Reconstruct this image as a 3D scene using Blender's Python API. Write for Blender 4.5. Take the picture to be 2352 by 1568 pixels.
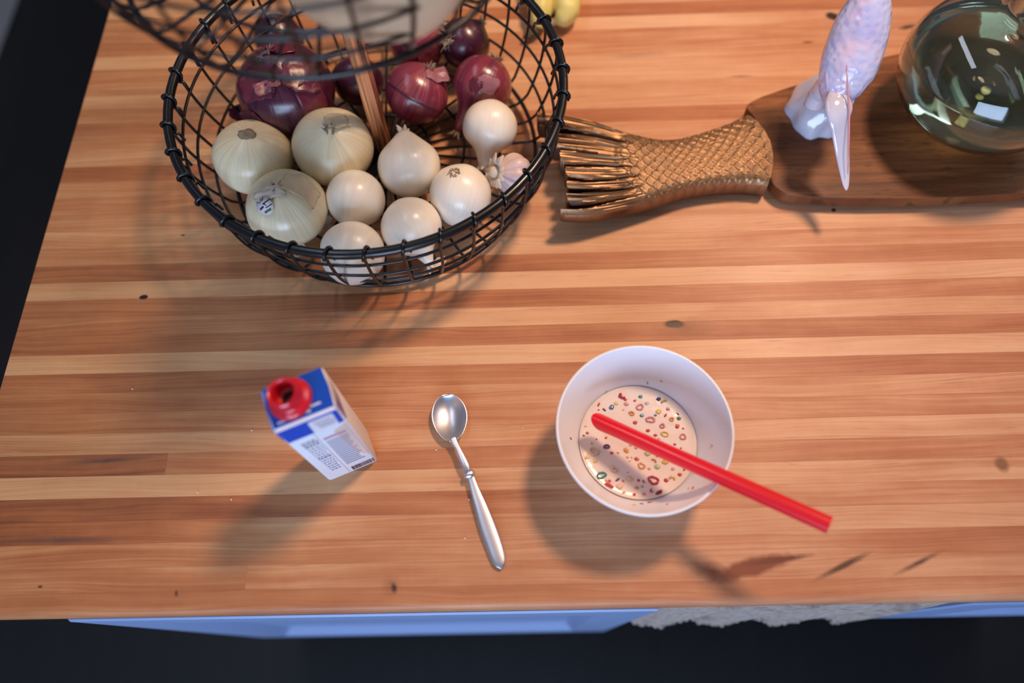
import bpy, bmesh, math, random
import numpy as np
from mathutils import Vector, Matrix, Quaternion, noise as mnoise
random.seed(7)
for o in list(bpy.data.objects): bpy.data.objects.remove(o)
SC = bpy.context.scene
COL = SC.collection
T = 0.92                     # height of the worktop surface
CH = 0.66                    # camera height above it
# ------------------------------------------------------------------ camera
AX = Vector((0.99959029, -0.02416096, -0.01534625))      # world X seen by the camera (right, down, forward)
AY = Vector((-0.01588643, -0.91430987, 0.40470371))
AN = Vector((0.02380926, 0.4042941, 0.91431909)); AN.normalize()
FPX = 1648.9
cam = bpy.data.cameras.new('camera'); camo = bpy.data.objects.new('camera', cam); COL.objects.link(camo)
right = Vector((AX[0], AY[0], -AN[0])); down = Vector((AX[1], AY[1], -AN[1])); fwd = Vector((AX[2], AY[2], -AN[2]))
M = Matrix((right, -down, -fwd)).transposed().to_4x4(); M.translation = Vector((0, 0, T + CH))
camo.matrix_world = M
cam.sensor_width = 36; cam.lens = FPX / 2352 * 36; cam.clip_start = 0.02
cam.dof.use_dof = True; cam.dof.focus_distance = 0.69; cam.dof.aperture_fstop = 1.7
SC.camera = camo
def P(px, py, z):            # a picture direction met with the height z above the worktop
    d = Vector(((px - 1176) / FPX, (py - 784) / FPX, 1)); t = (CH - z) / d.dot(AN)
    return Vector((t * d.dot(AX), t * d.dot(AY), T + z))
def depth(p): return (AX * p.x + AY * p.y + AN * (T + CH - p.z))[2]
def ray(px, py):
    d = Vector(((px - 1176) / FPX, (py - 784) / FPX, 1)); w = Vector((d.dot(AX), d.dot(AY), -d.dot(AN))); return w.normalized()
CAM = Vector((0, 0, T + CH))
# ------------------------------------------------------------------ light, world, exposure
SC.view_settings.view_transform = 'Standard'; SC.view_settings.look = 'None'
SC.view_settings.exposure = 0.0; SC.view_settings.gamma = 1.0; SC.view_settings.use_curve_mapping = False
wd = bpy.data.worlds.new('world'); SC.world = wd; wd.use_nodes = True
wd.node_tree.nodes['Background'].inputs[0].default_value = (0.7, 0.75, 0.85, 1)
wd.node_tree.nodes['Background'].inputs[1].default_value = 0.25
def light(name, kind, loc, energy, color, **k):
    l = bpy.data.lights.new(name, kind); o = bpy.data.objects.new(name, l); COL.objects.link(o)
    l.energy = energy; l.color = color; o.location = loc
    for a, v in k.items():
        if a == 'target': o.rotation_euler = (Vector(v) - Vector(loc)).to_track_quat('-Z', 'Y').to_euler()
        else: setattr(l, a, v)
    return o
WARM = light('pendant_lamp_light', 'SPOT', (0.64, 0.93, T + 1.6), 112, (1.0, 0.66, 0.43), shadow_soft_size=0.13, spot_size=math.radians(58), spot_blend=1.0, target=(0.10, 0.50, T))
WARM2 = light('warm_back_light', 'POINT', (1.6, 2.2, T + 1.4), 14, (1.0, 0.66, 0.42), shadow_soft_size=0.15)  # warm point light at the back right, without a lamp body
WIN = light('window_daylight', 'AREA', (-0.25, -1.85, T + 0.56), 50, (0.54, 0.71, 1.0), shape='RECTANGLE', size=1.5, size_y=1.0, target=(0.0, 0.6, T - 0.05))
STRIP1 = light('added_ceiling_strip', 'AREA', (-0.62, 0.95, T + 1.60), 6.5, (0.78, 0.84, 1.0), shape='RECTANGLE', size=0.20, size_y=1.5)  # added cool strip overhead for pale reflections on the worktop; no skylight built
STRIP2 = light('added_ceiling_strip', 'AREA', (1.45, 1.0, T + 1.60), 4.0, (0.78, 0.84, 1.0), shape='RECTANGLE', size=0.2, size_y=1.3)  # second added strip, for the reflection at the right

# ------------------------------------------------------------------ materials
def new_mat(name):
    m = bpy.data.materials.new(name); m.use_nodes = True
    nt = m.node_tree; b = nt.nodes['Principled BSDF']; return m, nt, b
def N(nt, t, **k):
    n = nt.nodes.new(t)
    for a, v in k.items():
        if a.startswith('i_'):
            key = a[2:]; key = int(key) if key.isdigit() else key
            n.inputs[key].default_value = v
        else: setattr(n, a, v)
    return n
def math_(nt, op, a, b=None, c=None, clamp=False):
    n = nt.nodes.new('ShaderNodeMath'); n.operation = op; n.use_clamp = clamp
    for i, v in enumerate((a, b, c)):
        if v is None: continue
        if isinstance(v, (int, float)): n.inputs[i].default_value = v
        else: nt.links.new(v, n.inputs[i])
    return n.outputs[0]
def mix(nt, fac, a, b, mode='MIX'):
    n = nt.nodes.new('ShaderNodeMix'); n.data_type = 'RGBA'; n.blend_type = mode; n.clamp_factor = True
    for i, v in ((0, fac), (6, a), (7, b)):
        if isinstance(v, (int, float)): n.inputs[i].default_value = v
        elif isinstance(v, tuple): n.inputs[i].default_value = (*v[:3], 1)
        else: nt.links.new(v, n.inputs[i])
    return n.outputs[2]
def ramp(nt, v, stops):
    r = nt.nodes.new('ShaderNodeValToRGB'); e = r.color_ramp.elements
    while len(e) > 1: e.remove(e[-1])
    e[0].position = stops[0][0]; e[0].color = (*stops[0][1], 1) if isinstance(stops[0][1], tuple) else (stops[0][1],) * 3 + (1,)
    for p, c in stops[1:]:
        x = e.new(p); x.color = (*c, 1) if isinstance(c, tuple) else (c, c, c, 1)
    nt.links.new(v, r.inputs[0]); return r.outputs[0]
def noise(nt, vec, scale, detail=3, rough=.5, dist=0.0):
    n = nt.nodes.new('ShaderNodeTexNoise'); n.inputs['Scale'].default_value = scale; n.inputs['Detail'].default_value = detail
    n.inputs['Roughness'].default_value = rough; n.inputs['Distortion'].default_value = dist
    if vec is not None: nt.links.new(vec, n.inputs['Vector'])
    return n.outputs[0]
def mapping(nt, vec, scale=(1, 1, 1), loc=(0, 0, 0), rot=(0, 0, 0)):
    n = nt.nodes.new('ShaderNodeMapping'); n.inputs['Scale'].default_value = scale; n.inputs['Location'].default_value = loc
    n.inputs['Rotation'].default_value = rot
    nt.links.new(vec, n.inputs['Vector']); return n.outputs[0]
def bump(nt, b, h, strength, dist=0.001):
    n = nt.nodes.new('ShaderNodeBump'); n.inputs['Strength'].default_value = strength; n.inputs['Distance'].default_value = dist
    nt.links.new(h, n.inputs['Height']); nt.links.new(n.outputs[0], b.inputs['Normal'])
def simple(name, col, rough=.5, metal=0., bumps=None, var=0.08, **k):
    m, nt, b = new_mat(name)
    tc = N(nt, 'ShaderNodeTexCoord')
    v = noise(nt, tc.outputs['Object'], 60 if bumps is None else bumps[0], 3)
    c2 = tuple(max(0, x * (1 - var * 2.2)) for x in col)
    nt.links.new(mix(nt, v, col, c2), b.inputs['Base Color'])
    b.inputs['Roughness'].default_value = rough; b.inputs['Metallic'].default_value = metal
    for a, x in k.items(): b.inputs[a.replace('_', ' ')].default_value = x
    if bumps: bump(nt, b, v, bumps[1], bumps[2])
    return m

# ------------------------------------------------------------------ mesh helpers
class MB:
    def __init__(s): s.v = []; s.f = []
    def add(s, vs, fs):
        o = len(s.v); s.v += [Vector(v) for v in vs]; s.f += [tuple(i + o for i in f) for f in fs]; return s
    def box(s, a, b, bev=0.0):
        x0, y0, z0 = a; x1, y1, z1 = b
        if bev <= 0:
            vs = [(x0, y0, z0), (x1, y0, z0), (x1, y1, z0), (x0, y1, z0), (x0, y0, z1), (x1, y0, z1), (x1, y1, z1), (x0, y1, z1)]
            return s.add(vs, [(3, 2, 1, 0), (4, 5, 6, 7), (0, 1, 5, 4), (1, 2, 6, 5), (2, 3, 7, 6), (3, 0, 4, 7)])
        c = bev; ring = lambda i, z: [(x0 + i, y0 + i, z), (x1 - i, y0 + i, z), (x1 - i, y1 - i, z), (x0 + i, y1 - i, z)]
        vs = ring(c, z0) + ring(0, z0 + c) + ring(0, z1 - c) + ring(c, z1); fs = [(3, 2, 1, 0), (12, 13, 14, 15)]
        for k in range(3):
            for i in range(4):
                j = (i + 1) % 4; fs.append((k * 4 + i, k * 4 + j, k * 4 + 4 + j, k * 4 + 4 + i))
        return s.add(vs, fs)
    def tube(s, pts, rad, seg=10, closed=False, caps=True, squash=None, up=None):
        pts = [Vector(p) for p in pts]; n = len(pts)
        if not hasattr(rad, '__len__'): rad = [rad] * n
        tang = []
        for i in range(n):
            a = pts[(i - 1) % n] if (closed or i > 0) else pts[i]; b = pts[(i + 1) % n] if (closed or i < n - 1) else pts[i]
            tang.append((b - a).normalized())
        u = up and Vector(up) or (Vector((0, 0, 1)) if abs(tang[0].z) < .9 else Vector((1, 0, 0)))
        u = (u - tang[0] * u.dot(tang[0])).normalized(); vs = []
        for i in range(n):
            t = tang[i]
            u = (Vector(up) if up else u); u = u - t * u.dot(t); u = u.normalized() if u.length > 1e-6 else Vector((1, 0, 0))
            w = t.cross(u)
            q = squash[i] if squash else 1.0
            for k in range(seg):
                a = 2 * math.pi * k / seg
                vs.append(pts[i] + (w * math.cos(a) + u * math.sin(a) * q) * rad[i])
        fs = []; m = n if closed else n - 1
        for i in range(m):
            j = (i + 1) % n
            for k in range(seg):
                l = (k + 1) % seg; fs.append((i * seg + k, i * seg + l, j * seg + l, j * seg + k))
        if caps and not closed:
            fs.append(tuple(range(seg - 1, -1, -1))); fs.append(tuple((n - 1) * seg + k for k in range(seg)))
        return s.add(vs, fs)
    def lathe(s, prof, seg=48, c=(0, 0, 0)):
        vs = []; fs = []; c = Vector(c)
        for r, z in prof:
            for k in range(seg):
                a = 2 * math.pi * k / seg; vs.append(c + Vector((r * math.cos(a), r * math.sin(a), z)))
        for i in range(len(prof) - 1):
            for k in range(seg):
                l = (k + 1) % seg; fs.append((i * seg + k, i * seg + l, (i + 1) * seg + l, (i + 1) * seg + k))
        if prof[0][0] > 1e-5: fs.append(tuple(range(seg - 1, -1, -1)))
        if prof[-1][0] > 1e-5: fs.append(tuple((len(prof) - 1) * seg + k for k in range(seg)))
        return s.add(vs, fs)
    def ball(s, c, r, seg=16, rings=10, sc=(1, 1, 1)):
        prof = [(max(1e-6, r * math.sin(math.pi * i / rings)), -r * math.cos(math.pi * i / rings)) for i in range(rings + 1)]
        o = len(s.v); s.lathe(prof, seg)
        for i in range(o, len(s.v)): v = s.v[i]; s.v[i] = Vector((v.x * sc[0], v.y * sc[1], v.z * sc[2])) + Vector(c)
        return s
def mesh_of(name, mb, mat, smooth=True, angle=None):
    me = bpy.data.meshes.new(name); me.from_pydata([tuple(v) for v in mb.v], [], mb.f); me.validate()
    bm_ = bmesh.new(); bm_.from_mesh(me); bmesh.ops.recalc_face_normals(bm_, faces=bm_.faces); bm_.to_mesh(me); bm_.free(); me.update()
    if smooth: me.polygons.foreach_set('use_smooth', [True] * len(me.polygons))
    if smooth and angle is not None: me.set_sharp_from_angle(angle=math.radians(angle))
    if mat: me.materials.append(mat)
    return me
def obj(name, mb, mat, parent=None, smooth=True, world=True, angle=None, at=None):
    """mb holds world coordinates; the object sits at its parent's origin (or at `at`)"""
    org = Vector(at) if at is not None else (parent.location.copy() if (parent and world) else Vector((0, 0, 0)))
    if world and parent:                       # parents are translations only (sub-parts: their parent's origin is local zero)
        q = parent; org = Vector((0, 0, 0))
        while q: org += q.location; q = q.parent
    if world:
        for i in range(len(mb.v)): mb.v[i] = mb.v[i] - org
    me = mesh_of(name, mb, mat, smooth, angle); o = bpy.data.objects.new(name, me); COL.objects.link(o)
    if parent: o.parent = parent
    elif world: o.location = org
    return o
def tag(o, label=None, cat=None, group=None, kind=None):
    for k, v in (('label', label), ('category', cat), ('group', group), ('kind', kind)):
        if v: o[k] = v
    return o
def empty(name, loc, label, cat, group=None):
    o = bpy.data.objects.new(name, None); COL.objects.link(o); o.location = loc; o.empty_display_size = .02
    return tag(o, label, cat, group)
def struct(name, mb, mat, smooth=False, at=(0, 0, 0)): return tag(obj(name, mb, mat, None, smooth, True, at=at), kind='structure')
def join_edge(mb, bev): pass
# ------------------------------------------------------------------ the room
m_floor, nt, b = new_mat('dark_floorboards')
tc = N(nt, 'ShaderNodeTexCoord'); g = noise(nt, mapping(nt, tc.outputs['Object'], (14, 1.2, 1)), 3, 5)
nt.links.new(mix(nt, g, (.006, .006, .007), (.016, .014, .015)), b.inputs['Base Color']); b.inputs['Roughness'].default_value = .42
bump(nt, b, g, .3, .001)
m_wall = simple('painted_wall', (.36, .35, .36), .8, bumps=(40, .1, .001))
m_ceil = simple('ceiling_paint', (.42, .41, .41), .9)
m_trim = simple('white_trim', (.55, .54, .56), .5)
m_frame = simple('white_window_frame', (.7, .7, .72), .4)
RX0, RX1, RY0, RY1, RZ = -1.56, 2.9, -2.3, 3.0, T + 1.72
struct('floor', MB().box((RX0 - .1, RY0 - .1, -.06), (RX1 + .1, RY1 + .1, 0)), m_floor)
struct('ceiling', MB().box((RX0 - .1, RY0 - .1, RZ), (RX1 + .1, RY1 + .1, RZ + .06)), m_ceil)
struct('wall_left', MB().box((RX0 - .1, RY0, 0), (RX0, RY1, RZ)), m_wall)
struct('wall_right', MB().box((RX1, RY0, 0), (RX1 + .1, RY1, RZ)), m_wall)
struct('wall_back', MB().box((RX0 - .1, RY1, 0), (RX1 + .1, RY1 + .1, RZ)), m_wall)
struct('wall_front', MB().box((RX0 - .1, RY0 - .1, 0), (RX1 + .1, RY0, RZ)), m_wall)
struct('baseboard_left', MB().box((RX0, RY0, 0), (RX0 + .015, RY1, .11), .004), m_trim)
struct('baseboard_back', MB().box((RX0, RY1 - .015, 0), (RX1, RY1, .11), .004), m_trim)
m_pane, nt, b = new_mat('daylit_window_pane')
b.inputs['Base Color'].default_value = (.3, .4, .6, 1); b.inputs['Emission Color'].default_value = (.5, .65, 1, 1); b.inputs['Emission Strength'].default_value = 1.5
wn = MB(); wx0, wx1, wz0, wz1 = -1.1, .6, T - .12, T + 1.0
w = struct('window_1', MB().box((wx0, RY0, wz0), (wx1, RY0 + .01, wz1)), m_pane)
fr = MB()
for a in ((wx0 - .06, wx0), (wx1, wx1 + .06), ((wx0 + wx1) / 2 - .02, (wx0 + wx1) / 2 + .02)): fr.box((a[0], RY0, wz0 - .06), (a[1], RY0 + .05, wz1 + .06), .004)
for a in ((wz0 - .06, wz0), (wz1, wz1 + .06)): fr.box((wx0 - .06, RY0, a[0]), (wx1 + .06, RY0 + .05, a[1]), .004)
obj('window_frame', fr, m_frame, w, False)

# ------------------------------------------------------------------ worktop of glued wooden strips
wt = empty('worktop', (0.15, .04, T - .038), 'thick butcher-block worktop of glued reddish and pale wooden strips', 'worktop')
def wood_mat():
    m, nt, b = new_mat('maple_strip')
    tc = N(nt, 'ShaderNodeTexCoord'); tc.object = wt
    oi = N(nt, 'ShaderNodeObjectInfo')
    sep = N(nt, 'ShaderNodeSeparateColor'); nt.links.new(oi.outputs['Color'], sep.inputs[0])
    hue, rnd = sep.outputs[1], sep.outputs[2]; tone = N(nt, 'ShaderNodeAttribute', attribute_name='tone').outputs['Fac']
    ofs = N(nt, 'ShaderNodeCombineXYZ'); nt.links.new(math_(nt, 'MULTIPLY', rnd, 37.0), ofs.inputs[0]); nt.links.new(math_(nt, 'MULTIPLY', rnd, 11.0), ofs.inputs[2])
    sx0 = N(nt, 'ShaderNodeSeparateXYZ'); nt.links.new(tc.outputs['Object'], sx0.inputs[0])
    vadd = N(nt, 'ShaderNodeVectorMath', operation='ADD'); nt.links.new(tc.outputs['Object'], vadd.inputs[0]); nt.links.new(ofs.outputs[0], vadd.inputs[1])
    v = vadd.outputs[0]
    # wandering of the grain
    wv = noise(nt, mapping(nt, v, (3.0, 12, 1)), 1.0, 2)
    sx = N(nt, 'ShaderNodeSeparateXYZ'); nt.links.new(v, sx.inputs[0])
    yy = math_(nt, 'ADD', sx.outputs[1], math_(nt, 'MULTIPLY', wv, .034))
    cx = N(nt, 'ShaderNodeCombineXYZ'); nt.links.new(math_(nt, 'MULTIPLY', sx.outputs[0], 1.0), cx.inputs[0]); nt.links.new(yy, cx.inputs[1]); nt.links.new(sx.outputs[2], cx.inputs[2])
    g = cx.outputs[0]
    lines = noise(nt, mapping(nt, g, (3.0, 420, 1)), 1.0, 2, .6)          # fine growth lines
    broad = noise(nt, mapping(nt, g, (4.0, 75, 1)), 1.0, 3, .55)
    blotch = noise(nt, mapping(nt, v, (9, 34, 1)), 1.0, 3, .6)
    cross = noise(nt, mapping(nt, v, (110, 30, 1)), 1.0, 2, .5)           # ray fleck across the grain
    pore = noise(nt, mapping(nt, g, (26, 520, 1)), 1.0, 2, .5)
    t = math_(nt, 'ADD', tone, math_(nt, 'MULTIPLY', math_(nt, 'SUBTRACT', lines, .5), .50))
    t = math_(nt, 'ADD', t, math_(nt, 'MULTIPLY', math_(nt, 'SUBTRACT', broad, .5), .52))
    t = math_(nt, 'ADD', t, math_(nt, 'MULTIPLY', math_(nt, 'SUBTRACT', blotch, .5), .48))
    t = math_(nt, 'ADD', t, math_(nt, 'MULTIPLY', math_(nt, 'SUBTRACT', cross, .5), .07))
    col = ramp(nt, t, [(0.0, (.75, .435, .255)), (.30, (.64, .322, .172)), (.55, (.50, .20, .093)), (.75, (.40, .138, .060)), (1.0, (.23, .072, .035))])
    yel = mix(nt, 1.0, col, (.98, 1.0, .82), 'MULTIPLY'); hx = math_(nt, 'MULTIPLY', math_(nt, 'SUBTRACT', .05, sx0.outputs[0]), 1.6, clamp=True); col = mix(nt, hx, col, yel)
    pk = ramp(nt, pore, [(.66, 0.0), (.76, 1.0)]); col = mix(nt, math_(nt, 'MULTIPLY', pk, .35), col, (.20, .075, .04))
    # knots and filled holes
    jit = noise(nt, tc.outputs['Object'], 90, 3)
    o = wt.location
    for px, py, rx, ry, rot, c, soft in KNOTS:
        p = P(px, py, 0) - o
        mp = N(nt, 'ShaderNodeMapping'); mp.vector_type = 'TEXTURE'; mp.inputs['Location'].default_value = (p.x, p.y, 0); mp.inputs['Rotation'].default_value = (0, 0, rot)
        mp.inputs['Scale'].default_value = (rx, ry, 1e3); nt.links.new(tc.outputs['Object'], mp.inputs['Vector'])
        ln = N(nt, 'ShaderNodeVectorMath', operation='LENGTH'); nt.links.new(mp.outputs[0], ln.inputs[0])
        d = math_(nt, 'ADD', ln.outputs['Value'], math_(nt, 'MULTIPLY', math_(nt, 'SUBTRACT', jit, .5), .5))
        msk = math_(nt, 'MULTIPLY', math_(nt, 'SUBTRACT', 1.0, d), 1.0 / soft, clamp=True)
        col = mix(nt, msk, col, c)
    nt.links.new(col, b.inputs['Base Color'])
    rr = math_(nt, 'ADD', .40, math_(nt, 'MULTIPLY', blotch, .14)); nt.links.new(rr, b.inputs['Roughness'])
    b.inputs['Specular IOR Level'].default_value = .32
    bump(nt, b, math_(nt, 'ADD', lines, math_(nt, 'MULTIPLY', cross, .1)), .10, .0006)
    return m
DK = (.022, .014, .01); MD = (.16, .05, .025); PU = (.10, .045, .04)
KNOTS = [(330, 682, .0055, .0032, .1, DK, .25), (420, 540, .0030, .0010, 0, DK, .3), (1548, 744, .0125, .0052, 0, DK, .35), (1575, 752, .040, .011, 0, MD, 1.6),
         (905, 1350, .0035, .006, .2, DK, .8), (900, 1345, .010, .011, .4, MD, 2.2), (1915, 482, .0032, .0026, .3, (.07, .03, .02), .3), (1915, 38, .012, .0075, -.5, DK, .35),
         (2085, 62, .015, .005, .25, (.05, .02, .012), .8), (1855, 97, .009, .002, 0, MD, .6), (1725, 1303, .044, .0092, .22, (.24, .07, .033), .45), (1640, 1312, .026, .010, -.3, (.20, .06, .03), .9), (1790, 1285, .035, .0035, .12, (.17, .05, .025), .6),
         (1935, 1300, .034, .0036, .40, (.12, .055, .03), .7), (2110, 1292, .03, .0030, .40, (.14, .06, .032), .9), (2300, 1065, .008, .009, 0, (.26, .11, .05), .5),
         (395, 322, .006, .009, -.5, (.20, .09, .045), 1.0), (330, 43, .014, .0018, 0, DK, .9), (240, 1058, .05, .004, .05, (.12, .06, .045), 1.0), (150, 1240, .07, .004, 0, (.11, .06, .05), 1.2),
         (405, 1362, .002, .004, .2, (.15, .06, .03), .6), (92, 1347, .003, .0015, 0, DK, .7), (1700, 175, .02, .002, 0, MD, 1.2), (1460, 128, .05, .006, 0, MD, 3.0)]
m_wood = wood_mat()
YB = [.0387 + .02085 * k for k in range(18)]; YB[0] = .0395
YB += [.393 + .02175 * k for k in range(1, 9)] + [.5875, .608, .6285, .649, .670, .691, .7125, .7335, .755, .776, .797, .818, .839, .860]
# tones per strip: (x where the piece ends, tone 0 pale .. 1 dark, yellowness)
TN = {0: [(-.2, .62), (.3, .58), (2, .55)], 1: [(-.25, .56), (.12, .5), (2, .42)], 2: [(-.1, .55), (.3, .45), (2, .6)], 3: [(-.28, .85), (.1, .42), (2, .35)], 4: [(-.3, .82), (-.02, .68), (.2, .5), (2, .45)],
      5: [(-.05, .25), (.5, .38), (2, .4)], 6: [(-.34, .76), (-.1, .62), (.15, .5), (2, .55)], 7: [(-.2, .38), (.1, .42), (2, .3)], 8: [(-.3, .62), (.05, .52), (.4, .55), (2, .5)], 9: [(-.15, .66), (.3, .48), (2, .45)],
      10: [(-.2, .7), (.12, .6), (2, .58)], 11: [(-.1, .3), (.2, .2), (2, .25)], 12: [(-.1, .68), (.14, .62), (.4, .66), (2, .6)], 13: [(-.35, .6), (-.2, .5), (.15, .22), (2, .38)],
      14: [(-.1, .68), (.1, .7), (.42, .52), (2, .6)], 15: [(-.1, .3), (.35, .12), (2, .3)], 16: [(-.3, .66), (.04, .7), (.2, .6), (2, .55)], 17: [(-.2, .45), (.2, .3), (2, .42)], 18: [(0, .4), (.3, .28), (2, .3)],
      19: [(-.3, .48), (.1, .45), (2, .35)], 20: [(-.2, .52), (.4, .38), (2, .5)], 21: [(-.25, .45), (.2, .4), (2, .45)], 22: [(-.2, .72), (2, .55)], 23: [(-.35, .42), (.1, .36), (2, .4)],
      24: [(-.3, .46), (.2, .42), (2, .4)], 25: [(-.25, .62), (.0, .5), (.3, .6), (2, .5)], 26: [(-.2, .6), (2, .3)], 27: [(-.3, .38), (2, .3)], 28: [(-.1, .5), (2, .28)], 29: [(-.2, .58), (.2, .3), (2, .35)],
      30: [(-.2, .28), (.1, .42), (.4, .5), (2, .45)], 31: [(-.3, .6), (.2, .5), (2, .45)], 32: [(-.2, .55), (.3, .2), (2, .4)], 33: [(-.2, .6), (.5, .68), (2, .6)], 34: [(.1, .3), (2, .35)], 35: [(2, .5)]}
rr = random.Random(3)
for k in range(len(YB) - 1):
    y0, y1 = YB[k] + .00003, YB[k + 1] - .00003
    if k == 0: prof = [(y1, -.038), (y0 + .004, -.038), (y0 + .001, -.035)] + [(y0 + .008 - .008 * math.cos(a), -.008 + .008 * math.sin(a)) for a in [i * math.pi / 2 / 6 for i in range(7)]] + [(y1 - .0001, 0), (y1, -.0001)]
    else: prof = [(y1, -.038), (y0, -.038), (y0, -.0001), (y0 + .0001, 0), (y1 - .0001, 0), (y1, -.0001)]
    segs = TN.get(k, [(rr.uniform(-.2, .1), rr.uniform(.3, .7)), (2, rr.uniform(.3, .7))]); x = -.521; x1 = .95
    pieces = []; cur = []
    for q, (xe, tone) in enumerate(segs):       # a new plank only where the photograph shows a butt joint
        xe = min(xe, x1); tt = .5 + (tone - .5) * 1.12 + rr.uniform(-.03, .03); w_ = min(.06, (xe - x) * .35)
        cur += [(x + (w_ if cur else .00004), tt), (xe - (w_ if xe < x1 else .00004), tt)]
        if (k in (1, 6, 14, 22, 26, 31, 36, 38) and q == 0) or xe >= x1: cur[-1] = (xe - .00004, tt); pieces.append(cur); cur = []
        x = xe
        if x >= x1: break
    for cur in pieces:
        mb = MB(); n = len(prof); m_ = len(cur)
        mb.add([(xx, yy, T + zz) for xx, _ in cur for yy, zz in prof], [tuple(range(n)), tuple((m_ - 1) * n + i for i in range(n - 1, -1, -1))] + [(a * n + i, (a + 1) * n + i, (a + 1) * n + (i + 1) % n, a * n + (i + 1) % n) for a in range(m_ - 1) for i in range(n)])
        o = obj('plank', mb, m_wood, wt, smooth=False)
        at_ = o.data.attributes.new('tone', 'FLOAT', 'POINT'); at_.data.foreach_set('value', [t_ for _, t_ in cur for _ in range(n)])
        o.color = (.5, max(0, min(1, .75 - (cur[0][0] + .5) * 1.1 if len(pieces) == 1 else .5)), rr.random(), 1)

# ------------------------------------------------------------------ cabinets under the worktop
m_blue = simple('pale_blue_cabinet_paint', (.25, .33, .55), .35, bumps=(300, .04, .0005), var=.03)
m_carcass = simple('dark_carcass', (.03, .03, .035), .6)
def door(root, x0, x1, z0, z1, yf):
    st = .055; th = .020; d = MB()
    # stiles and rails round a recessed panel with a sloping inner moulding
    X = [x0, x0 + st, x1 - st, x1]; Z = [z0, z0 + st, z1 - st, z1]
    ring = lambda i, y: [(x0 + i, y, z0 + i), (x1 - i, y, z0 + i), (x1 - i, y, z1 - i), (x0 + i, y, z1 - i)]
    vs = ring(0, yf + th) + ring(0, yf + .002) + ring(.002, yf) + ring(st, yf) + ring(st + .012, yf + .012) + ring(st + .0125, yf + .012)
    fs = [(0, 1, 2, 3)]
    for k in range(5):
        for i in range(4):
            j = (i + 1) % 4; fs.append((k * 4 + i, k * 4 + j, k * 4 + 4 + j, k * 4 + 4 + i)[::-1])
    fs.append((23, 22, 21, 20)[::-1])
    d.add(vs, fs)
    return obj('door', d, m_blue, root, smooth=False)
c1 = empty('kitchen_cabinet', (-.155, .35, 0), 'pale blue base cabinet with a recessed panel door, under the left of the worktop', 'cabinet')
obj('body', MB().box((-.475, .062, .10), (.118, .82, T - .038), .002), m_carcass, c1, False)
YF = .0385
door(c1, -.430, .119, T - .575, T - .046, YF)
obj('plinth', MB().box((-.46, .11, 0), (.118, .80, .10)), m_carcass, c1, False)
c2 = empty('kitchen_cabinet', (.66, .35, 0), 'pale blue base cabinet under the right end of the worktop, beside the towel', 'cabinet')
obj('body', MB().box((.405, .064, .10), (.93, .82, T - .038), .002), m_carcass, c2, False)
obj('plinth', MB().box((.405, .11, 0), (.93, .80, .10)), m_carcass, c2, False)
dr = door(c2, .404, .90, T - .285, T - .046, YF); dr.name = 'drawer'
rail = MB().tube([(.119, .075, T - .056), (.404, .075, T - .056)], .006, 10)
tag(obj('towel_rail', rail, m_carcass, None, at=(.26, .075, T - .056)), 'dark rail under the worktop carrying the woven towel', 'rail')
# towel
m_tow, nt, b = new_mat('woven_towel')
tc = N(nt, 'ShaderNodeTexCoord'); a1 = noise(nt, mapping(nt, tc.outputs['Object'], (260, 60, 50)), 1, 4); a2 = noise(nt, tc.outputs['Object'], 28, 4)
c = mix(nt, a1, (.52, .42, .36), (.22, .16, .14)); c = mix(nt, ramp(nt, a2, [(.55, 0.), (.7, .7)]), c, (.16, .09, .08))
nt.links.new(c, b.inputs['Base Color']); b.inputs['Roughness'].default_value = .95; bump(nt, b, a1, .8, .003)
tw = MB(); nx, nz = 90, 40; top = T - .050
def towel_pt(i, j, off):
    u = i / nx; v = j / nz; x = .126 + u * .268; z = top - v * (.252 + .012 * math.sin(u * 40) * v + .02 * (1 - u))
    y = .0425 + .004 * math.sin(u * 22 + v * 2) - .003 * v
    z2 = z
    if v > .86: y += .003 * mnoise.noise(Vector((x * 120, z * 120, 1))); z2 += .003 * mnoise.noise(Vector((x * 90, 0, 3)))
    return Vector((x + .002 * mnoise.noise(Vector((x * 50, z * 60, 9))), y + off, z2))
for off in (0, .010):
    vs = [towel_pt(i, j, off) for j in range(nz + 1) for i in range(nx + 1)]
    fs = [(j * (nx + 1) + i, j * (nx + 1) + i + 1, (j + 1) * (nx + 1) + i + 1, (j + 1) * (nx + 1) + i) for j in range(nz) for i in range(nx)]
    if off == 0: fs = [f[::-1] for f in fs]
    tw.add(vs, fs)
n1 = (nx + 1) * (nz + 1); bd = [i for i in range(nx + 1)] + [j * (nx + 1) + nx for j in range(1, nz + 1)] + [nz * (nx + 1) + i for i in range(nx - 1, -1, -1)] + [j * (nx + 1) for j in range(nz - 1, 0, -1)]
tw.f += [(bd[i], bd[(i + 1) % len(bd)], bd[(i + 1) % len(bd)] + n1, bd[i] + n1) for i in range(len(bd))]
for k in range(5):    # the fold over the rail
    pass
fold = []
towel = obj('towel', tw, m_tow, None, at=(.26, .045, T - .05)); tag(towel, 'rough grey-beige woven towel hanging under the worktop between the blue doors', 'towel')
fd = MB()
arc = [(.0425 + .016 - .021 * math.cos(a), T - .056 + .013 * math.sin(a)) for a in [math.pi * i / 10 for i in range(11)]]
arc = [(.0445, T - .056)] + [(.060 - .0155 * math.cos(a), T - .052 + .012 * math.sin(a)) for a in [math.pi * i / 10 for i in range(1, 10)]] + [(.086, T - .060), (.088, T - .16)]
vs = [];
for xx in (.128, .392):
    vs += [(xx, y, z) for y, z in arc] + [(xx, y - .003 if i > 8 else y + .002, z - .006 if 0 < i < 9 else z) for i, (y, z) in enumerate(arc)]
n = len(arc)
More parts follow.
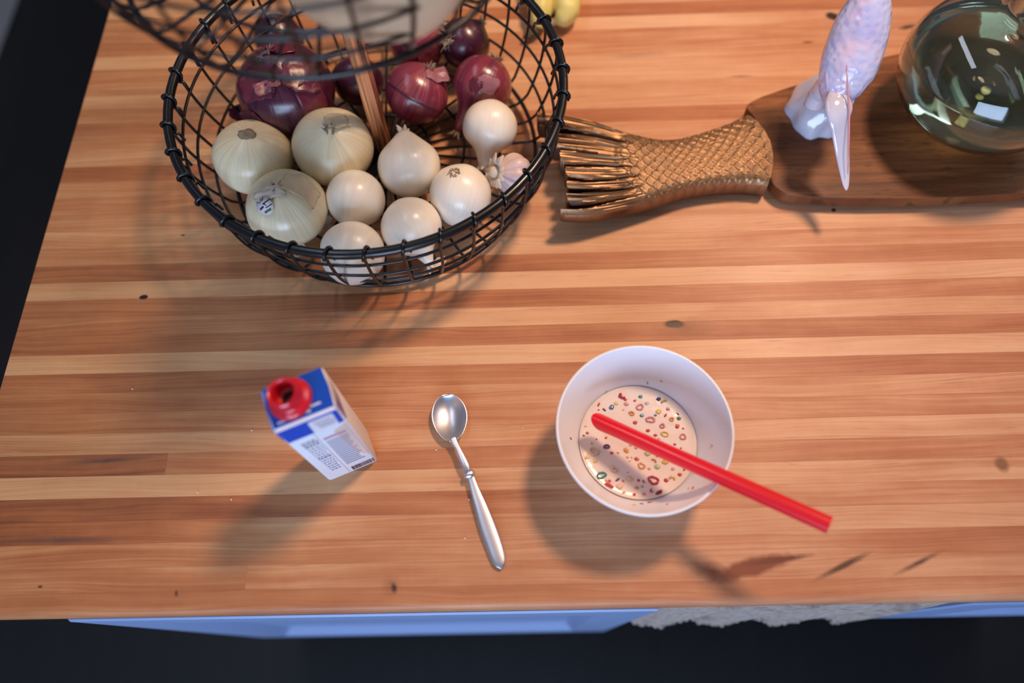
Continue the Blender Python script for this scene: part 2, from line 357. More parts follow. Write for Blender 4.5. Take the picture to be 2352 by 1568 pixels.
fs = [(i, i + 1, i + 1 + 2 * n, i + 2 * n) for i in range(n - 1)] + [(n + i, n + i + 1, n + i + 1 + 2 * n, n + i + 2 * n)[::-1] for i in range(n - 1)] + [(i, n + i, n + i + 1, i + 1) for i in range(n - 1)] + [(2 * n + i, 2 * n + i + 1, 3 * n + i + 1, 3 * n + i) for i in range(n - 1)]
fd.add(vs, fs); obj('towel_fold', fd, m_tow, towel)
fr = MB(); rr = random.Random(5)
for i in range(64):
    u = (i + .5) / 64; p = towel_pt(u * nx, nz, .003); L = rr.uniform(.007, .011); dx = rr.uniform(-.004, .004)
    pts = [p + Vector((dx * t, -.001 + rr.uniform(-.002, .002), -L * t + .003)) for t in (0, .35, .7, 1)]
    fr.tube(pts, [.0034, .0040, .0034, .0022], 7)
tag(obj('fringe', fr, m_tow, towel), 'knotted beige fringe', kind='stuff')

# ------------------------------------------------------------------ tiered wire basket
m_wire = simple('black_coated_wire', (.004, .005, .007), .30, .0, bumps=(600, .08, .0003), var=.1)
m_wire.node_tree.nodes['Principled BSDF'].inputs['Coat Weight'].default_value = .15
m_cop, nt, b = new_mat('polished_copper')
tc = N(nt, 'ShaderNodeTexCoord'); g = noise(nt, mapping(nt, tc.outputs['Object'], (150, 150, 2)), 1, 3)
nt.links.new(mix(nt, g, (1.0, .66, .48), (.90, .48, .31)), b.inputs['Base Color']); b.inputs['Metallic'].default_value = 1; b.inputs['Roughness'].default_value = .30
BC = Vector((-.1485, .5215, T))
bk = empty('wire_basket', BC, 'round black wire basket on two tiers with a copper pole, holding onions', 'basket')
def circle(r, z, n=96, c=(0, 0)): return [Vector((c[0] + r * math.cos(2 * math.pi * i / n), c[1] + r * math.sin(2 * math.pi * i / n), z)) for i in range(n)]
def tier(name, z0, Rb, Rr, h, nw, rimr, parent, innerR, spin=0.0):
    """wall from (Rb,z0) up to (Rr,z0+h); returns the tier object; sub-parts: ring, side_wire"""
    rim = MB().tube([v + BC for v in circle(Rr, z0 + h)], rimr, 12, closed=True)
    base = obj(name, rim, m_wire, parent)
    def wall(t):   # slightly bowed profile, t 0..1 from base to rim
        r = Rb + (Rr - Rb) * t ** .8 + .006 * math.sin(math.pi * t); return r, z0 + h * t
    for t in (.28, .52, .76):
        r, z = wall(t); obj('ring', MB().tube([v + BC for v in circle(r - .0018, z)], .0016, 8, closed=True), m_wire, base)
    obj('base_ring', MB().tube([v + BC for v in circle(Rb + .0015, z0 + .0)], .0024, 9, closed=True), m_wire, base)
    for q in innerR: obj('ring', MB().tube([v + BC for v in circle(q, z0 + .0045)], .0016, 8, closed=True), m_wire, base)
    pts = [Vector((.016, 0, z0 + .0025)), Vector((Rb - .02, 0, z0 + .0020)), Vector((Rb - .006, 0, z0 + .0022)), Vector((Rb + .0005, 0, z0 + .0045))]
    for i in range(1, 13):
        r, z = wall(i / 12 * .96 + .03); pts.append(Vector((r + .0012, 0, z)))
    for i in range(0, 13):   # loop over the rim, ending in a short tail inside
        a = -.5 + (math.pi * 1.75) * i / 12; q = rimr + .0016
        pts.append(Vector((Rr + q * math.cos(a), .0006 * i, z0 + h + q * math.sin(a))))
    pts += [Vector((Rr - rimr - .003, .0085, z0 + h - .006)), Vector((Rr - rimr - .005, .0105, z0 + h - .014))]
    me = mesh_of('side_wire', MB().tube(pts, .0016, 8, up=(0, 1, 0)), m_wire)
    for i in range(nw):
        o = bpy.data.objects.new('side_wire', me); COL.objects.link(o); o.parent = base; o.rotation_euler = (0, 0, spin + 2 * math.pi * i / nw)
    return base
lo = tier('lower_basket', .012, .166, .1945, .106, 36, .0046, bk, (.128, .088, .05), .05)
up = tier('upper_basket', .285, .152, .181, .100, 30, .0042, bk, (.115, .078, .045), -.02)
pole = MB(); prof = []
seg = 64; zs = [.006, .012, .2, .40, .52]
vs = []; fs = []
for z in zs:
    for k in range(seg):
        a = 2 * math.pi * k / seg; r = .0088 * (1 + .07 * math.cos(8 * a)); vs.append(BC + Vector((r * math.cos(a), r * math.sin(a), z)))
for i in range(len(zs) - 1):
    for k in range(seg): l = (k + 1) % seg; fs.append((i * seg + k, i * seg + l, (i + 1) * seg + l, (i + 1) * seg + k))
fs.append(tuple((len(zs) - 1) * seg + k for k in range(seg))); pole.add(vs, fs)
tag(obj('pole', pole, m_cop, bk), 'fluted copper pole')
obj('pole_collar', MB().lathe([(.0001, .007), (.018, .007), (.02, .009), (.02, .0125), (.012, .0155), (.010, .022)], 32, BC), m_wire, bk)
for a in (-2.62, -.27, .9, 2.1):
    p = BC + Vector((.168 * math.cos(a), .168 * math.sin(a), 0)); f = MB().ball(p + Vector((0, 0, .0058)), .0058, 14, 8)
    obj('foot', f, m_wire, bk)

# ------------------------------------------------------------------ onions
def onion_mat(name, base, vein, blush, rough=.33, vs=1.0, coat=.25, dark=None):
    m, nt, b = new_mat(name)
    tc = N(nt, 'ShaderNodeTexCoord'); oi = N(nt, 'ShaderNodeObjectInfo'); sx = N(nt, 'ShaderNodeSeparateXYZ'); nt.links.new(tc.outputs['Object'], sx.inputs[0])
    ang = math_(nt, 'ARCTAN2', sx.outputs[1], sx.outputs[0])
    cx = N(nt, 'ShaderNodeCombineXYZ')
    nt.links.new(math_(nt, 'MULTIPLY', math_(nt, 'COSINE', ang), 1.0), cx.inputs[0]); nt.links.new(math_(nt, 'SINE', ang), cx.inputs[1])
    nt.links.new(math_(nt, 'ADD', math_(nt, 'MULTIPLY', sx.outputs[2], 5.0), math_(nt, 'MULTIPLY', oi.outputs['Random'], 30.0)), cx.inputs[2])
    v1 = noise(nt, mapping(nt, cx.outputs[0], (17, 17, .5)), 1.0, 2, .6); v2 = noise(nt, mapping(nt, cx.outputs[0], (5, 5, .6)), 1.0, 2)
    bl = noise(nt, tc.outputs['Object'], 22, 3)
    line = ramp(nt, v1, [(.50, 0.0), (.56, 1.0), (.62, 0.0)])
    topm = ramp(nt, math_(nt, 'MULTIPLY', math_(nt, 'ADD', sx.outputs[2], .02), 14.0), [(.0, .12), (1.0, 1.0)])
    c = mix(nt, ramp(nt, v2, [(.35, 0.), (.7, 1.)]), base, blush); c = mix(nt, ramp(nt, bl, [(.5, 0.), (.75, .5)]), c, dark or blush)
    c = mix(nt, math_(nt, 'MULTIPLY', math_(nt, 'MULTIPLY', line, topm), .55 * vs), c, vein)
    nt.links.new(c, b.inputs['Base Color']); b.inputs['Roughness'].default_value = rough
    b.inputs['Coat Weight'].default_value = coat; b.inputs['Coat Roughness'].default_value = .22
    b.inputs['Subsurface Weight'].default_value = .12 if rough < .5 else .05; b.inputs['Subsurface Scale'].default_value = .01
    bump(nt, b, math_(nt, 'ADD', v1, math_(nt, 'MULTIPLY', bl, .8)), .22, .0012)
    return m
m_yel = onion_mat('yellow_onion_skin', (.88, .80, .54), (.36, .24, .12), (.84, .68, .44), .32, .55)
m_whi = onion_mat('white_onion_skin', (.90, .85, .72), (.68, .58, .38), (.88, .79, .68), .3, .8)
m_red = onion_mat('red_onion_skin', (.085, .010, .032), (.26, .06, .11), (.05, .006, .02), .25, .6, .5, (.025, .004, .012))
m_redl = onion_mat('light_red_onion_skin', (.26, .032, .055), (.60, .25, .22), (.15, .018, .05), .25, .85, .5, (.17, .02, .05))
m_dred = onion_mat('dark_red_onion_skin', (.075, .010, .03), (.22, .04, .07), (.04, .008, .022), .3, .5, .5)
m_dry = simple('dry_onion_stem', (.42, .31, .19), .8, bumps=(250, .5, .001), var=.3)
m_root = simple('pale_onion_root', (.62, .50, .34), .8, bumps=(250, .5, .001), var=.3)
m_papw = simple('papery_white_peel', (.80, .68, .55), .5, bumps=(90, .4, .001), var=.15)
m_papy = simple('papery_tan_peel', (.90, .74, .48), .45, bumps=(90, .4, .001), var=.2)
m_papr = simple('papery_red_peel', (.20, .03, .055), .3, bumps=(90, .5, .001), var=.3)
m_papp = simple('papery_pink_peel', (.46, .18, .22), .4, bumps=(90, .5, .001), var=.3)
def aim(c, R, px, py):
    d = ray(px, py); oc = c - CAM; t = oc.dot(d); near = CAM + d * t; m = (near - c).length
    if m >= R: return (near - c).normalized()
    return (CAM + d * (t - math.sqrt(R * R - m * m)) - c).normalized()
def onion(name, px, py, rpx, stem_px, mat, label, q=.92, neck=.1, nw=.25, root=.03, zc=None, stem='cap', lump=.012, cat='onion', group=None, seed=1, r_off=0.0, rootpart=None):
    R = .035
    for _ in range(8):
        z = (.016 + R * max(q, .85)) if zc is None else zc; c = P(px, py, z); R = rpx * depth(c) / FPX
    ax = aim(c, R, *stem_px); rot = ax.to_track_quat('Z', 'X')
    mb = MB(); seg, rings = 56, 44; prof = []
    for i in range(rings + 1):
        t = math.pi * i / rings; t2 = max(t, .0001)
        r = R * math.sin(t) ** .96 if 0 < i < rings else 1e-5
        z = R * q * math.cos(t) + R * neck * math.exp(-(t / nw) ** 2) - R * root * math.exp(-((math.pi - t) / .3) ** 2)
        r *= 1 - .25 * min(1, neck * 1.4) * math.exp(-((t - .45) / .35) ** 2)
        prof.append((max(r, 1e-5), z))
    rnd = Vector((seed * 7.1, seed * 3.3, seed * 1.7))
    prof = prof[::-1]
    mb.lathe(prof, seg)
    for i, v in enumerate(mb.v):
        nn = mnoise.noise(v / R * 1.3 + rnd) * lump * 2.2 + .35 * lump * math.sin(6 * math.atan2(v.y, v.x) + seed) * (1 - abs(v.z / R) ** 2 if abs(v.z) < R else 0)
        mb.v[i] = Vector((v.x * (1 + nn), v.y * (1 + nn), v.z))
    o = obj(name, mb, mat, None, world=False); o.location = c; o.rotation_mode = 'QUATERNION'; o.rotation_quaternion = rot
    tag(o, label, cat, group); rr = random.Random(seed)
    ztop = R * q + R * neck
    if stem == 'cap':      # dry flattened cap
        s = MB().lathe([(.0005, ztop - .004), (.0085, ztop - .0045), (.0092, ztop - .002), (.0080, ztop + .0015), (.004, ztop + .002), (.0005, ztop + .001)], 20)
        for i, v in enumerate(s.v): k = 1 + .25 * mnoise.noise(v * 300 + rnd); s.v[i] = Vector((v.x * k, v.y * k * .7, v.z + .002 * mnoise.noise(v * 200 + rnd)))
        p = obj('stem', s, m_dry, o, world=False)
    elif stem in ('tuft', 'paper'):
        s = MB(); mt = m_papw if stem == 'paper' else m_dry
        for k in range(11 if stem == 'tuft' else 7):
            a = rr.uniform(0, 6.28); l = rr.uniform(.006, .013); sp = rr.uniform(.15, .7); w_ = .0012 if stem == 'tuft' else .0026
            st = Vector((math.cos(a), math.sin(a), 0)) * .0022 + Vector((0, 0, ztop - .004))
            pts = [st, st + Vector((math.cos(a) * sp * l * .4, math.sin(a) * sp * l * .4, l * .5)), st + Vector((math.cos(a) * sp * l, math.sin(a) * sp * l, l * .85))]
            s.tube(pts, [w_, w_ * .9, w_ * .25], 6, squash=[.6, .4, .3])
        p = obj('stem', s, mt, o, world=False)
    if rootpart:
        s = MB()
        for k in range(26):
            a = rr.uniform(0, 6.28); r0 = rr.uniform(0, .006); l = rr.uniform(.003, .009)
            st = Vector((math.cos(a) * r0, math.sin(a) * r0, -R * q - R * root + .0015))
            s.tube([st, st + Vector((math.cos(a) * l * .5, math.sin(a) * l * .5, -l * .6)), st + Vector((math.cos(a + .6) * l, math.sin(a + .6) * l, -l * .5))], [.0006, .0005, .0003], 4)
        obj('root', s, m_root, o, world=False)
    o['_R'] = R
    return o, c, R, rot
def flake(on, c, R, rot, px, py, w, h, mat, rotz=0., lift=.35, seed=1, name='peel', q=1.0):
    """torn patch of dry skin lying on the onion and curling off it"""
    d = aim(c, R, px, py); ld = rot.inverted() @ d; t1 = ld.orthogonal().normalized(); t1 = Quaternion(ld, rotz) @ t1; t2 = ld.cross(t1)
    nu, nv = 14, 12; vs = []; rr = Vector((seed * 3.1, seed, seed * 5.))
    for lay in (1, 0):
        for j in range(nv + 1):
            for i in range(nu + 1):
                u = i / nu * 2 - 1; v = j / nv * 2 - 1
                k = 1 + .35 * mnoise.noise(Vector((u * 1.8, v * 1.8, seed)))
                rad = min(1.0, 1.0 / max(1e-3, (abs(u) ** 3 + abs(v) ** 3) ** (1 / 3)) * 1.0) * k
                du, dv = u * w * rad, v * h * rad
                dd = (ld * R + t1 * du + t2 * dv).normalized()
                hgt = R * 1.012 + lift * R * .22 * max(0, v) ** 2 + .02 * R * mnoise.noise(Vector((u * 2.5, v * 2.5, seed + 4.))) + lay * .0004
                if q != 1.0: dd2 = Vector((dd.x, dd.y, dd.z * q)); vs.append(dd2 * hgt)
                else: vs.append(dd * hgt)
    n1 = (nu + 1) * (nv + 1); fs = []
    for j in range(nv):
        for i in range(nu):
            a = j * (nu + 1) + i; f = (a, a + 1, a + nu + 2, a + nu + 1); fs.append(f); fs.append(tuple(x + n1 for x in f[::-1]))
    bd = [i for i in range(nu + 1)] + [j * (nu + 1) + nu for j in range(1, nv + 1)] + [nv * (nu + 1) + i for i in range(nu - 1, -1, -1)] + [j * (nu + 1) for j in range(nv - 1, 0, -1)]
    fs += [(bd[i], bd[i] + n1, bd[(i + 1) % len(bd)] + n1, bd[(i + 1) % len(bd)]) for i in range(len(bd))]
    p = obj(name, MB().add(vs, fs), mat, on, world=False); return p
GY = 'large yellow onions in the wire basket'; GW = 'small white onions in the wire basket'; GR = 'red onions in the wire basket'
w1 = onion('yellow_onion', 582, 361, 89, (565, 300), m_yel, 'large flattened pale yellow onion with a flat dry stem cap, leftmost of the pale onions', q=.84, neck=.03, group=GY, seed=2)
w2 = onion('yellow_onion', 765, 338, 91, (757, 292), m_yel, 'large pale yellow onion with dark veins and a folded peel tab, against the copper pole', q=.86, neck=.02, group=GY, seed=3, stem='tuft')
flake(*w2, 772, 272, .013, .010, m_papy, 0.4, .5, 3, q=.88)
w3 = onion('yellow_onion', 660, 478, 91, (628, 425), m_yel, 'large yellow onion with a small printed round sticker', q=.88, neck=.05, group=GY, seed=4, stem='tuft')
flake(*w3, 690, 425, .022, .016, m_papy, 1.2, .55, 7, q=.9); flake(*w3, 617, 440, .007, .016, m_papw, .2, .35, 9, q=.95)
s1 = onion('white_onion', 817, 457, 67, (795, 515), m_whi, 'round white onion with its tip down, in the middle of the pale onions', q=.96, neck=.12, nw=.3, group=GW, seed=5, stem='paper')
s2 = onion('white_onion', 940, 384, 72, (928, 300), m_whi, 'shiny pointed white onion just in front of the copper pole, tip up', q=.94, neck=.20, nw=.42, group=GW, seed=6, stem='paper')
s3 = onion('white_onion', 1058, 448, 71, (1025, 560), m_whi, 'round white onion with a brown root scar on top, inside the right front rim', q=.97, neck=.05, group=GW, seed=7, stem='none', rootpart=None)
s4 = onion('white_onion', 945, 522, 70, (998, 625), m_whi, 'white onion with a shredded pale tail against the front wires, second from the front', q=.96, neck=.45, nw=.26, group=GW, seed=8, stem='paper')
s5 = onion('white_onion', 810, 582, 74, (803, 600), m_whi, 'round cream-white onion nearest the viewer, behind the front wires of the basket', q=.94, neck=.03, nw=.3, group=GW, seed=9, stem='none', zc=.047)
s6 = onion('white_onion', 1125, 292, 63, (1103, 420), m_whi, 'pear-shaped white onion with its neck pointing down, in front of a tapered red onion', q=.95, neck=.55, nw=.36, group=GW, seed=10, stem='paper', zc=.050)
r1 = onion('red_onion', 658, 206, 110, (612, 128), m_red, 'largest deep purple red onion with torn shiny skin, at the left of the copper pole', q=.88, neck=.12, group=GR, seed=11, stem='tuft', lump=.02, zc=.068)
for a in ((585, 190, .016, .020, m_papr, 0.1, .4, 3), (690, 165, .022, .018, m_papr, 1.7, .35, 5), (608, 192, .007, .008, m_papp, .5, .9, 8), (625, 180, .006, .006, m_papp, 1.5, .7, 18), (605, 118, .010, .008, m_papp, 2.5, 1.0, 9), (640, 100, .014, .016, m_papr, 1.0, .8, 12), (590, 280, .018, .010, m_papr, 3.0, .6, 14), (720, 230, .016, .024, m_papr, 2.2, .25, 15)): flake(*r1, *a, q=.9)
r4 = onion('red_onion', 957, 214, 73, (985, 150), m_redl, 'glossy red onion with a dark split line, just right of the copper pole', q=.9, neck=.08, group=GR, seed=12, stem='tuft')
cr = MB()
for sgn in (0,):
    pts = []
    for i in range(17):
        u = i / 16; d = aim(r4[1], r4[2] * .995, 888 + u * 118, 186 + u * 68 + 6 * math.sin(u * 3.1)); l = r4[3].inverted() @ d
        q_ = .93; pts.append(Vector((l.x, l.y, l.z * q_)) * r4[2] * 1.003)
    cr.tube(pts, [.0004 + .0012 * math.sin(math.pi * i / 16) for i in range(17)], 6)
obj('skin_split', cr, m_dred, r4[0], world=False)
flake(*r4, 1000, 165, .010, .012, m_papp, .6, 1.2, 4, q=.92)
r7 = onion('red_onion', 1108, 196, 68, (1052, 300), m_redl, 'tapered red onion with a long pointed end, at the right side of the basket', q=.95, neck=.85, nw=.42, group=GR, seed=13, stem='tuft', rootpart=True)
flake(*r7, 1093, 195, .008, .007, m_papr, .3, .7, 6); flake(*r7, 1120, 195, .010, .012, m_papp, 1.1, .3, 16)
r6 = onion('red_onion', 1068, 100, 58, (1105, 50), m_dred, 'dark almost black red onion with pale root hairs, at the back right of the basket', q=.95, neck=.1, group=GR, seed=14, stem='tuft', rootpart=None)
s = MB(); rr = random.Random(4); d0 = aim(r6[1], r6[2], 1030, 90); l0 = r6[3].inverted() @ d0
for k in range(34):
    dd = (l0 + Vector((rr.uniform(-.2, .2), rr.uniform(-.2, .2), rr.uniform(-.2, .2)))).normalized(); p0 = dd * r6[2] * .97
    s.tube([p0, p0 + dd * .004 + Vector((rr.uniform(-1, 1), rr.uniform(-1, 1), rr.uniform(-1, 1))) * .003, p0 + dd * .006 + Vector((rr.uniform(-1, 1), rr.uniform(-1, 1), rr.uniform(-1, 1))) * .008], [.0006, .0005, .0003], 4)
tag(obj('root', s, m_root, r6[0], world=False), 'pale hairy roots')
r5 = onion('red_onion', 957, 96, 66, (1010, 60), m_redl, 'mid-purple red onion half hidden under the upper basket, behind the glossy split one', q=.92, neck=.08, group=GR, seed=15, stem='tuft')
flake(*r5, 920, 95, .012, .016, m_papr, .2, .5, 21, q=.93); flake(*r5, 985, 125, .012, .012, m_papr, 1.2, .5, 22, q=.93)
r3 = onion('red_onion', 822, 186, 58, (830, 110), m_dred, 'dark red onion in shadow directly behind the copper pole', q=.92, neck=.06, group=GR, seed=16, stem='tuft')
r8 = onion('red_onion', 640, 88, 56, (640, 40), m_dred, 'dark red onion mostly hidden behind the largest one, at the back left', q=.92, neck=.06, group=GR, seed=17, stem='tuft')
# root scar on the round white onion
o, c, R, rot = s3
d = aim(c, R, 1043, 395); l = rot.inverted() @ d; sc = MB(); t1 = l.orthogonal().normalized(); t2 = l.cross(t1); rr = random.Random(8)
for k in range(40):
    a = rr.uniform(0, 6.28); r0 = .0065 * math.sqrt(rr.random()); p0 = (l * R + t1 * math.cos(a) * r0 + t2 * math.sin(a) * r0).normalized() * R * .985
    sc.tube([p0, p0 + l * .0012, p0 + l * .0016 + t1 * rr.uniform(-.002, .002) + t2 * rr.uniform(-.002, .002)], [.0007, .0006, .0003], 5)
obj('root', sc, m_root, o, world=False)
# printed sticker on the yellow onion
m_stick = simple('white_sticker_paper', (.80, .78, .82), .4, var=.02); m_ink = simple('black_print', (.03, .03, .04), .5); m_green = simple('green_print', (.10, .22, .05), .5); m_maroon = simple('maroon_print', (.16, .03, .05), .5)
o, c, R, rot = w3
def decal(on, c, R, rot, px, py, pts_px, mat, name, off, q=.93):
    """small flat print laid on the skin, outline given round the pixel px,py"""
    vs = []
    def P3(x, y):
        d = aim(c, R, x, y); l = rot.inverted() @ d; return Vector((l.x, l.y, l.z)) * (R + off)
    vs = [P3(px, py)] + [P3(px + a, py + b_) for a, b_ in pts_px]; n = len(pts_px)
    vs2 = [v * (1 - .0006 / R) for v in vs]
    fs = [(0, 1 + (i + 1) % n, 1 + i) for i in range(n)] + [(n + 1, n + 2 + i, n + 2 + (i + 1) % n) for i in range(n)] + [(1 + i, 1 + (i + 1) % n, n + 2 + (i + 1) % n, n + 2 + i) for i in range(n)]
    return obj(name, MB().add(vs + vs2, fs), mat, on, world=False)
STO = .0004
st = decal(o, c, R, rot, 609, 473, [(18 * math.cos(a) * math.cos(.6) - 22 * math.sin(a) * math.sin(.6) * -1, 18 * math.cos(a) * -math.sin(.6) + 22 * math.sin(a) * math.cos(.6)) for a in [6.283 * i / 24 for i in range(24)]], m_stick, 'sticker', STO)
tag(st, 'white oval sticker with green and black print')
def dash(px, py, L, W, ang, mat, name='sticker_print'):
    ca, sa = math.cos(ang), math.sin(ang); q = [(-L, -W), (L, -W), (L, W), (-L, W)]
    return decal(o, c, R, rot, px, py, [(a * ca - b_ * sa, a * sa + b_ * ca) for a, b_ in q], mat, name, STO + .0002)
for a in ((612, 463, 10, 1.4, -.65, m_ink), (602, 478, 5, 2.2, -.8, m_maroon), (616, 484, 8, 2.6, -.6, m_green), (618, 473, 8, 1., -.6, m_ink), (603, 458, 5, .8, -1.2, m_ink), (598, 462, 5, .8, -1.2, m_ink), (609, 470, 4, .8, .6, m_ink)): dash(*a)
# garlic
m_gar = onion_mat('garlic_skin', (.78, .66, .58), (.45, .25, .30), (.62, .42, .44), .4, 1.1, .1)
def garlic():
    gc = P(1180, 400, .040); R = 48 * depth(gc) / FPX
    o = bpy.data.objects.new('garlic_bulb', None)
    mb = MB(); prof = []
    for i in range(33):
        t = math.pi * i / 32; prof.append((max(1e-5, R * math.sin(t)), -R * .82 * math.cos(t) + R * .45 * math.exp(-((math.pi - t) / .33) ** 2)))
    mb.lathe(prof, 72)
    for i, v in enumerate(mb.v):
        a = math.atan2(v.y, v.x); k = .86 + .14 * abs(math.cos(3.5 * a)) ** .7; mb.v[i] = Vector((v.x * k, v.y * k, v.z))
    g = obj('garlic_bulb', mb, m_gar, None, world=False); g.location = gc; g.rotation_mode = 'QUATERNION'; ax = aim(gc, R, 1140, 400); g.rotation_quaternion = (ax + Vector((-.2, 0, .2))).to_track_quat('Z', 'X')
    tag(g, 'purple-tinged garlic bulb tucked inside the right rim of the basket', 'garlic'); rr = random.Random(2)
    s = MB()
    for k in range(16):
        a = 6.28 * k / 16 + rr.uniform(-.2, .2); r0 = .006; l = rr.uniform(.010, .017); st = Vector((math.cos(a) * r0, math.sin(a) * r0, R * 1.0)); out = Vector((math.cos(a), math.sin(a), 0))
        s.tube([st, st + out * l * .4 + Vector((0, 0, l * .25)), st + out * l * .9 + Vector((0, 0, l * .1))], [.004, .005, .0015], 6, squash=[.25, .2, .15])
    s.tube([(0, 0, R * .9), (0, 0, R * 1.18), (.001, 0, R * 1.35)], [.007, .006, .0045], 14)
    tag(obj('stem', s, m_papw, g, world=False), 'ragged papery neck')
garlic()
# loose scraps of peel on the basket floor
def scrap(px, py, z, L, W, mat, label, seed, yaw):
    p = P(px, py, z); vs = []; nu, nv = 10, 6
    for lay in (0, 1):
        for j in range(nv + 1):
            for i in range(nu + 1):
                u = i / nu * 2 - 1; v = (j / nv * 2 - 1) * (1 - .6 * abs(u) ** 2) * (1 + .3 * mnoise.noise(Vector((u * 3, seed, 0))))
                vs.append(Vector((u * L, v * W, .004 * v * v + .003 * u * u + .0015 * mnoise.noise(Vector((u * 2, v * 2, seed))) + lay * .0004)))
    n1 = (nu + 1) * (nv + 1); fs = []
    for j in range(nv):
        for i in range(nu):
            a = j * (nu + 1) + i; f = (a, a + 1, a + nu + 2, a + nu + 1); fs += [tuple(x + n1 for x in f), f[::-1]]
    o = obj('onion_peel', MB().add(vs, fs), mat, None, world=False); o.location = p; o.rotation_euler = (.5, .3, yaw)
    tag(o, label, 'onion peel', 'loose scraps of onion peel')
scrap(742, 520, .022, .014, .005, m_papw, 'pale curled scrap of onion peel between the two front onions and the sticker onion', 1, 1.2)
scrap(676, 576, .020, .011, .008, m_papw, 'white scrap of onion peel under the sticker onion, seen through the front wires', 2, .5)
scrap(1005, 606, .020, .010, .005, m_papw, 'crumpled white scrap of peel beside the shredded onion tail', 3, .9)
scrap(556, 262, .024, .014, .010, m_papr, 'dark red scrap of onion peel at the left foot of the largest red onion', 4, .2)
# squash in the upper basket
m_sq = simple('pale_squash_skin', (.62, .40, .24), .5, bumps=(35, .15, .002), var=.06)
sq = MB(); Rs = .066; pts, rad = [], []; sx0 = P(848, 60, .32).x
for i in range(44):
    s_ = .0004 + .21 * (i / 43) ** 1.3
    if s_ < .04: R_ = Rs * max(0.01, 1 - abs((s_ - .04) / .04) ** 3.6) ** (1 / 3.6)
    else: k = min(1, (s_ - .07) / .08); k = max(0, k); k = k * k * (3 - 2 * k); R_ = Rs * (1 - k) + .038 * k
    if s_ > .19: R_ *= math.sqrt(max(.03, 1 - ((s_ - .19) / .0204) ** 2))
    pts.append(Vector((sx0 + .12 * s_, BC.y - .1475 + s_, T + .290 + Rs + .0))); rad.append(R_)
sq.tube(pts, rad, 48)
o = obj('butternut_squash', sq, m_sq, None, at=pts[20]); tag(o, 'smooth pale tan squash lying in the upper wire basket', 'squash')

# ------------------------------------------------------------------ walnut board with a fish-tail handle
m_wal, nt, b = new_mat('walnut_board')
tc = N(nt, 'ShaderNodeTexCoord'); v = mapping(nt, tc.outputs['Object'], (6, 90, 6)); g1 = noise(nt, v, 1, 4, .6, .4); g2 = noise(nt, mapping(nt, tc.outputs['Object'], (5, 14, 5)), 1, 3); g3 = noise(nt, mapping(nt, tc.outputs['Object'], (60, 420, 60)), 1, 2)
t = math_(nt, 'ADD', math_(nt, 'MULTIPLY', g1, .6), math_(nt, 'MULTIPLY', g2, .5))
c = ramp(nt, t, [(.35, (.04, .012, .005)), (.52, (.15, .046, .014)), (.72, (.32, .115, .036))]); c = mix(nt, ramp(nt, g3, [(.58, 0.), (.7, .6)]), c, (.03, .012, .007))
nt.links.new(c, b.inputs['Base Color']); b.inputs['Roughness'].default_value = .5; b.inputs['Specular IOR Level'].default_value = .3; bump(nt, b, g3, .1, .0005)
BO = [(.2587, .5658), (.2728, .5779), (.300, .589), (.3415, .6043), (.40, .625), (.4515, .6398), (.53, .652), (.62, .652), (.70, .635), (.77, .60), (.80, .55), (.78, .495), (.71, .458), (.62, .443), (.5334, .4395),
      (.45, .4365), (.3701, .4380), (.325, .4405), (.297, .4440), (.283, .4475), (.2755, .4535), (.2700, .4640), (.272, .49), (.272, .52), (.266, .548)]
def smooth_loop(pts, n=4):
    out = []; N_ = len(pts)
    for i in range(N_):
        p0, p1, p2, p3 = [Vector(pts[(i + k) % N_]) for k in (-1, 0, 1, 2)]
        for k in range(n):
            t = k / n; out.append(.5 * ((2 * p1) + (p2 - p0) * t + (2 * p0 - 5 * p1 + 4 * p2 - p3) * t * t + (3 * p1 - p0 - 3 * p2 + p3) * t ** 3))
    return out
bl = smooth_loop([(x, y, 0) for x, y in BO], 5); n = len(bl); cen = Vector((.5, .545, 0))
bmz = [(.0022, .004), (0, .006), (0, .0185), (.0008, .0197), (.0022, .020)]
mb = MB(); rings = []
for ins, z in bmz:
    ring = []
    for i in range(n):
        tdir = (bl[(i + 1) % n] - bl[i - 1]).normalized(); nrm = Vector((-tdir.y, tdir.x, 0))
        if nrm.dot(bl[i] - cen) > 0: nrm = -nrm
        ring.append(bl[i] + nrm * ins + Vector((0, 0, T + z)))
    rings.append(ring)
vs = [v for r in rings for v in r]; fs = [tuple(range(n)), tuple((len(bmz) - 1) * n + i for i in range(n - 1, -1, -1))]
for k in range(len(bmz) - 1): fs += [(k * n + i, (k + 1) * n + i, (k + 1) * n + (i + 1) % n, k * n + (i + 1) % n) for i in range(n)]
mb.add(vs, fs)
bd = empty('serving_board', (.42, .54, T), 'dark walnut serving board with a bronze fish-tail handle, under the bird figurine', 'serving board')
obj('board', mb, m_wal, bd, angle=35)
for x, y in ((.31, .57), (.31, .475), (.70, .60), (.70, .49)): obj('foot', MB().lathe([(.0001, 0), (.009, 0), (.010, .002), (.010, .005), (.0001, .005)], 18, (x, y, T)), m_wal, bd)
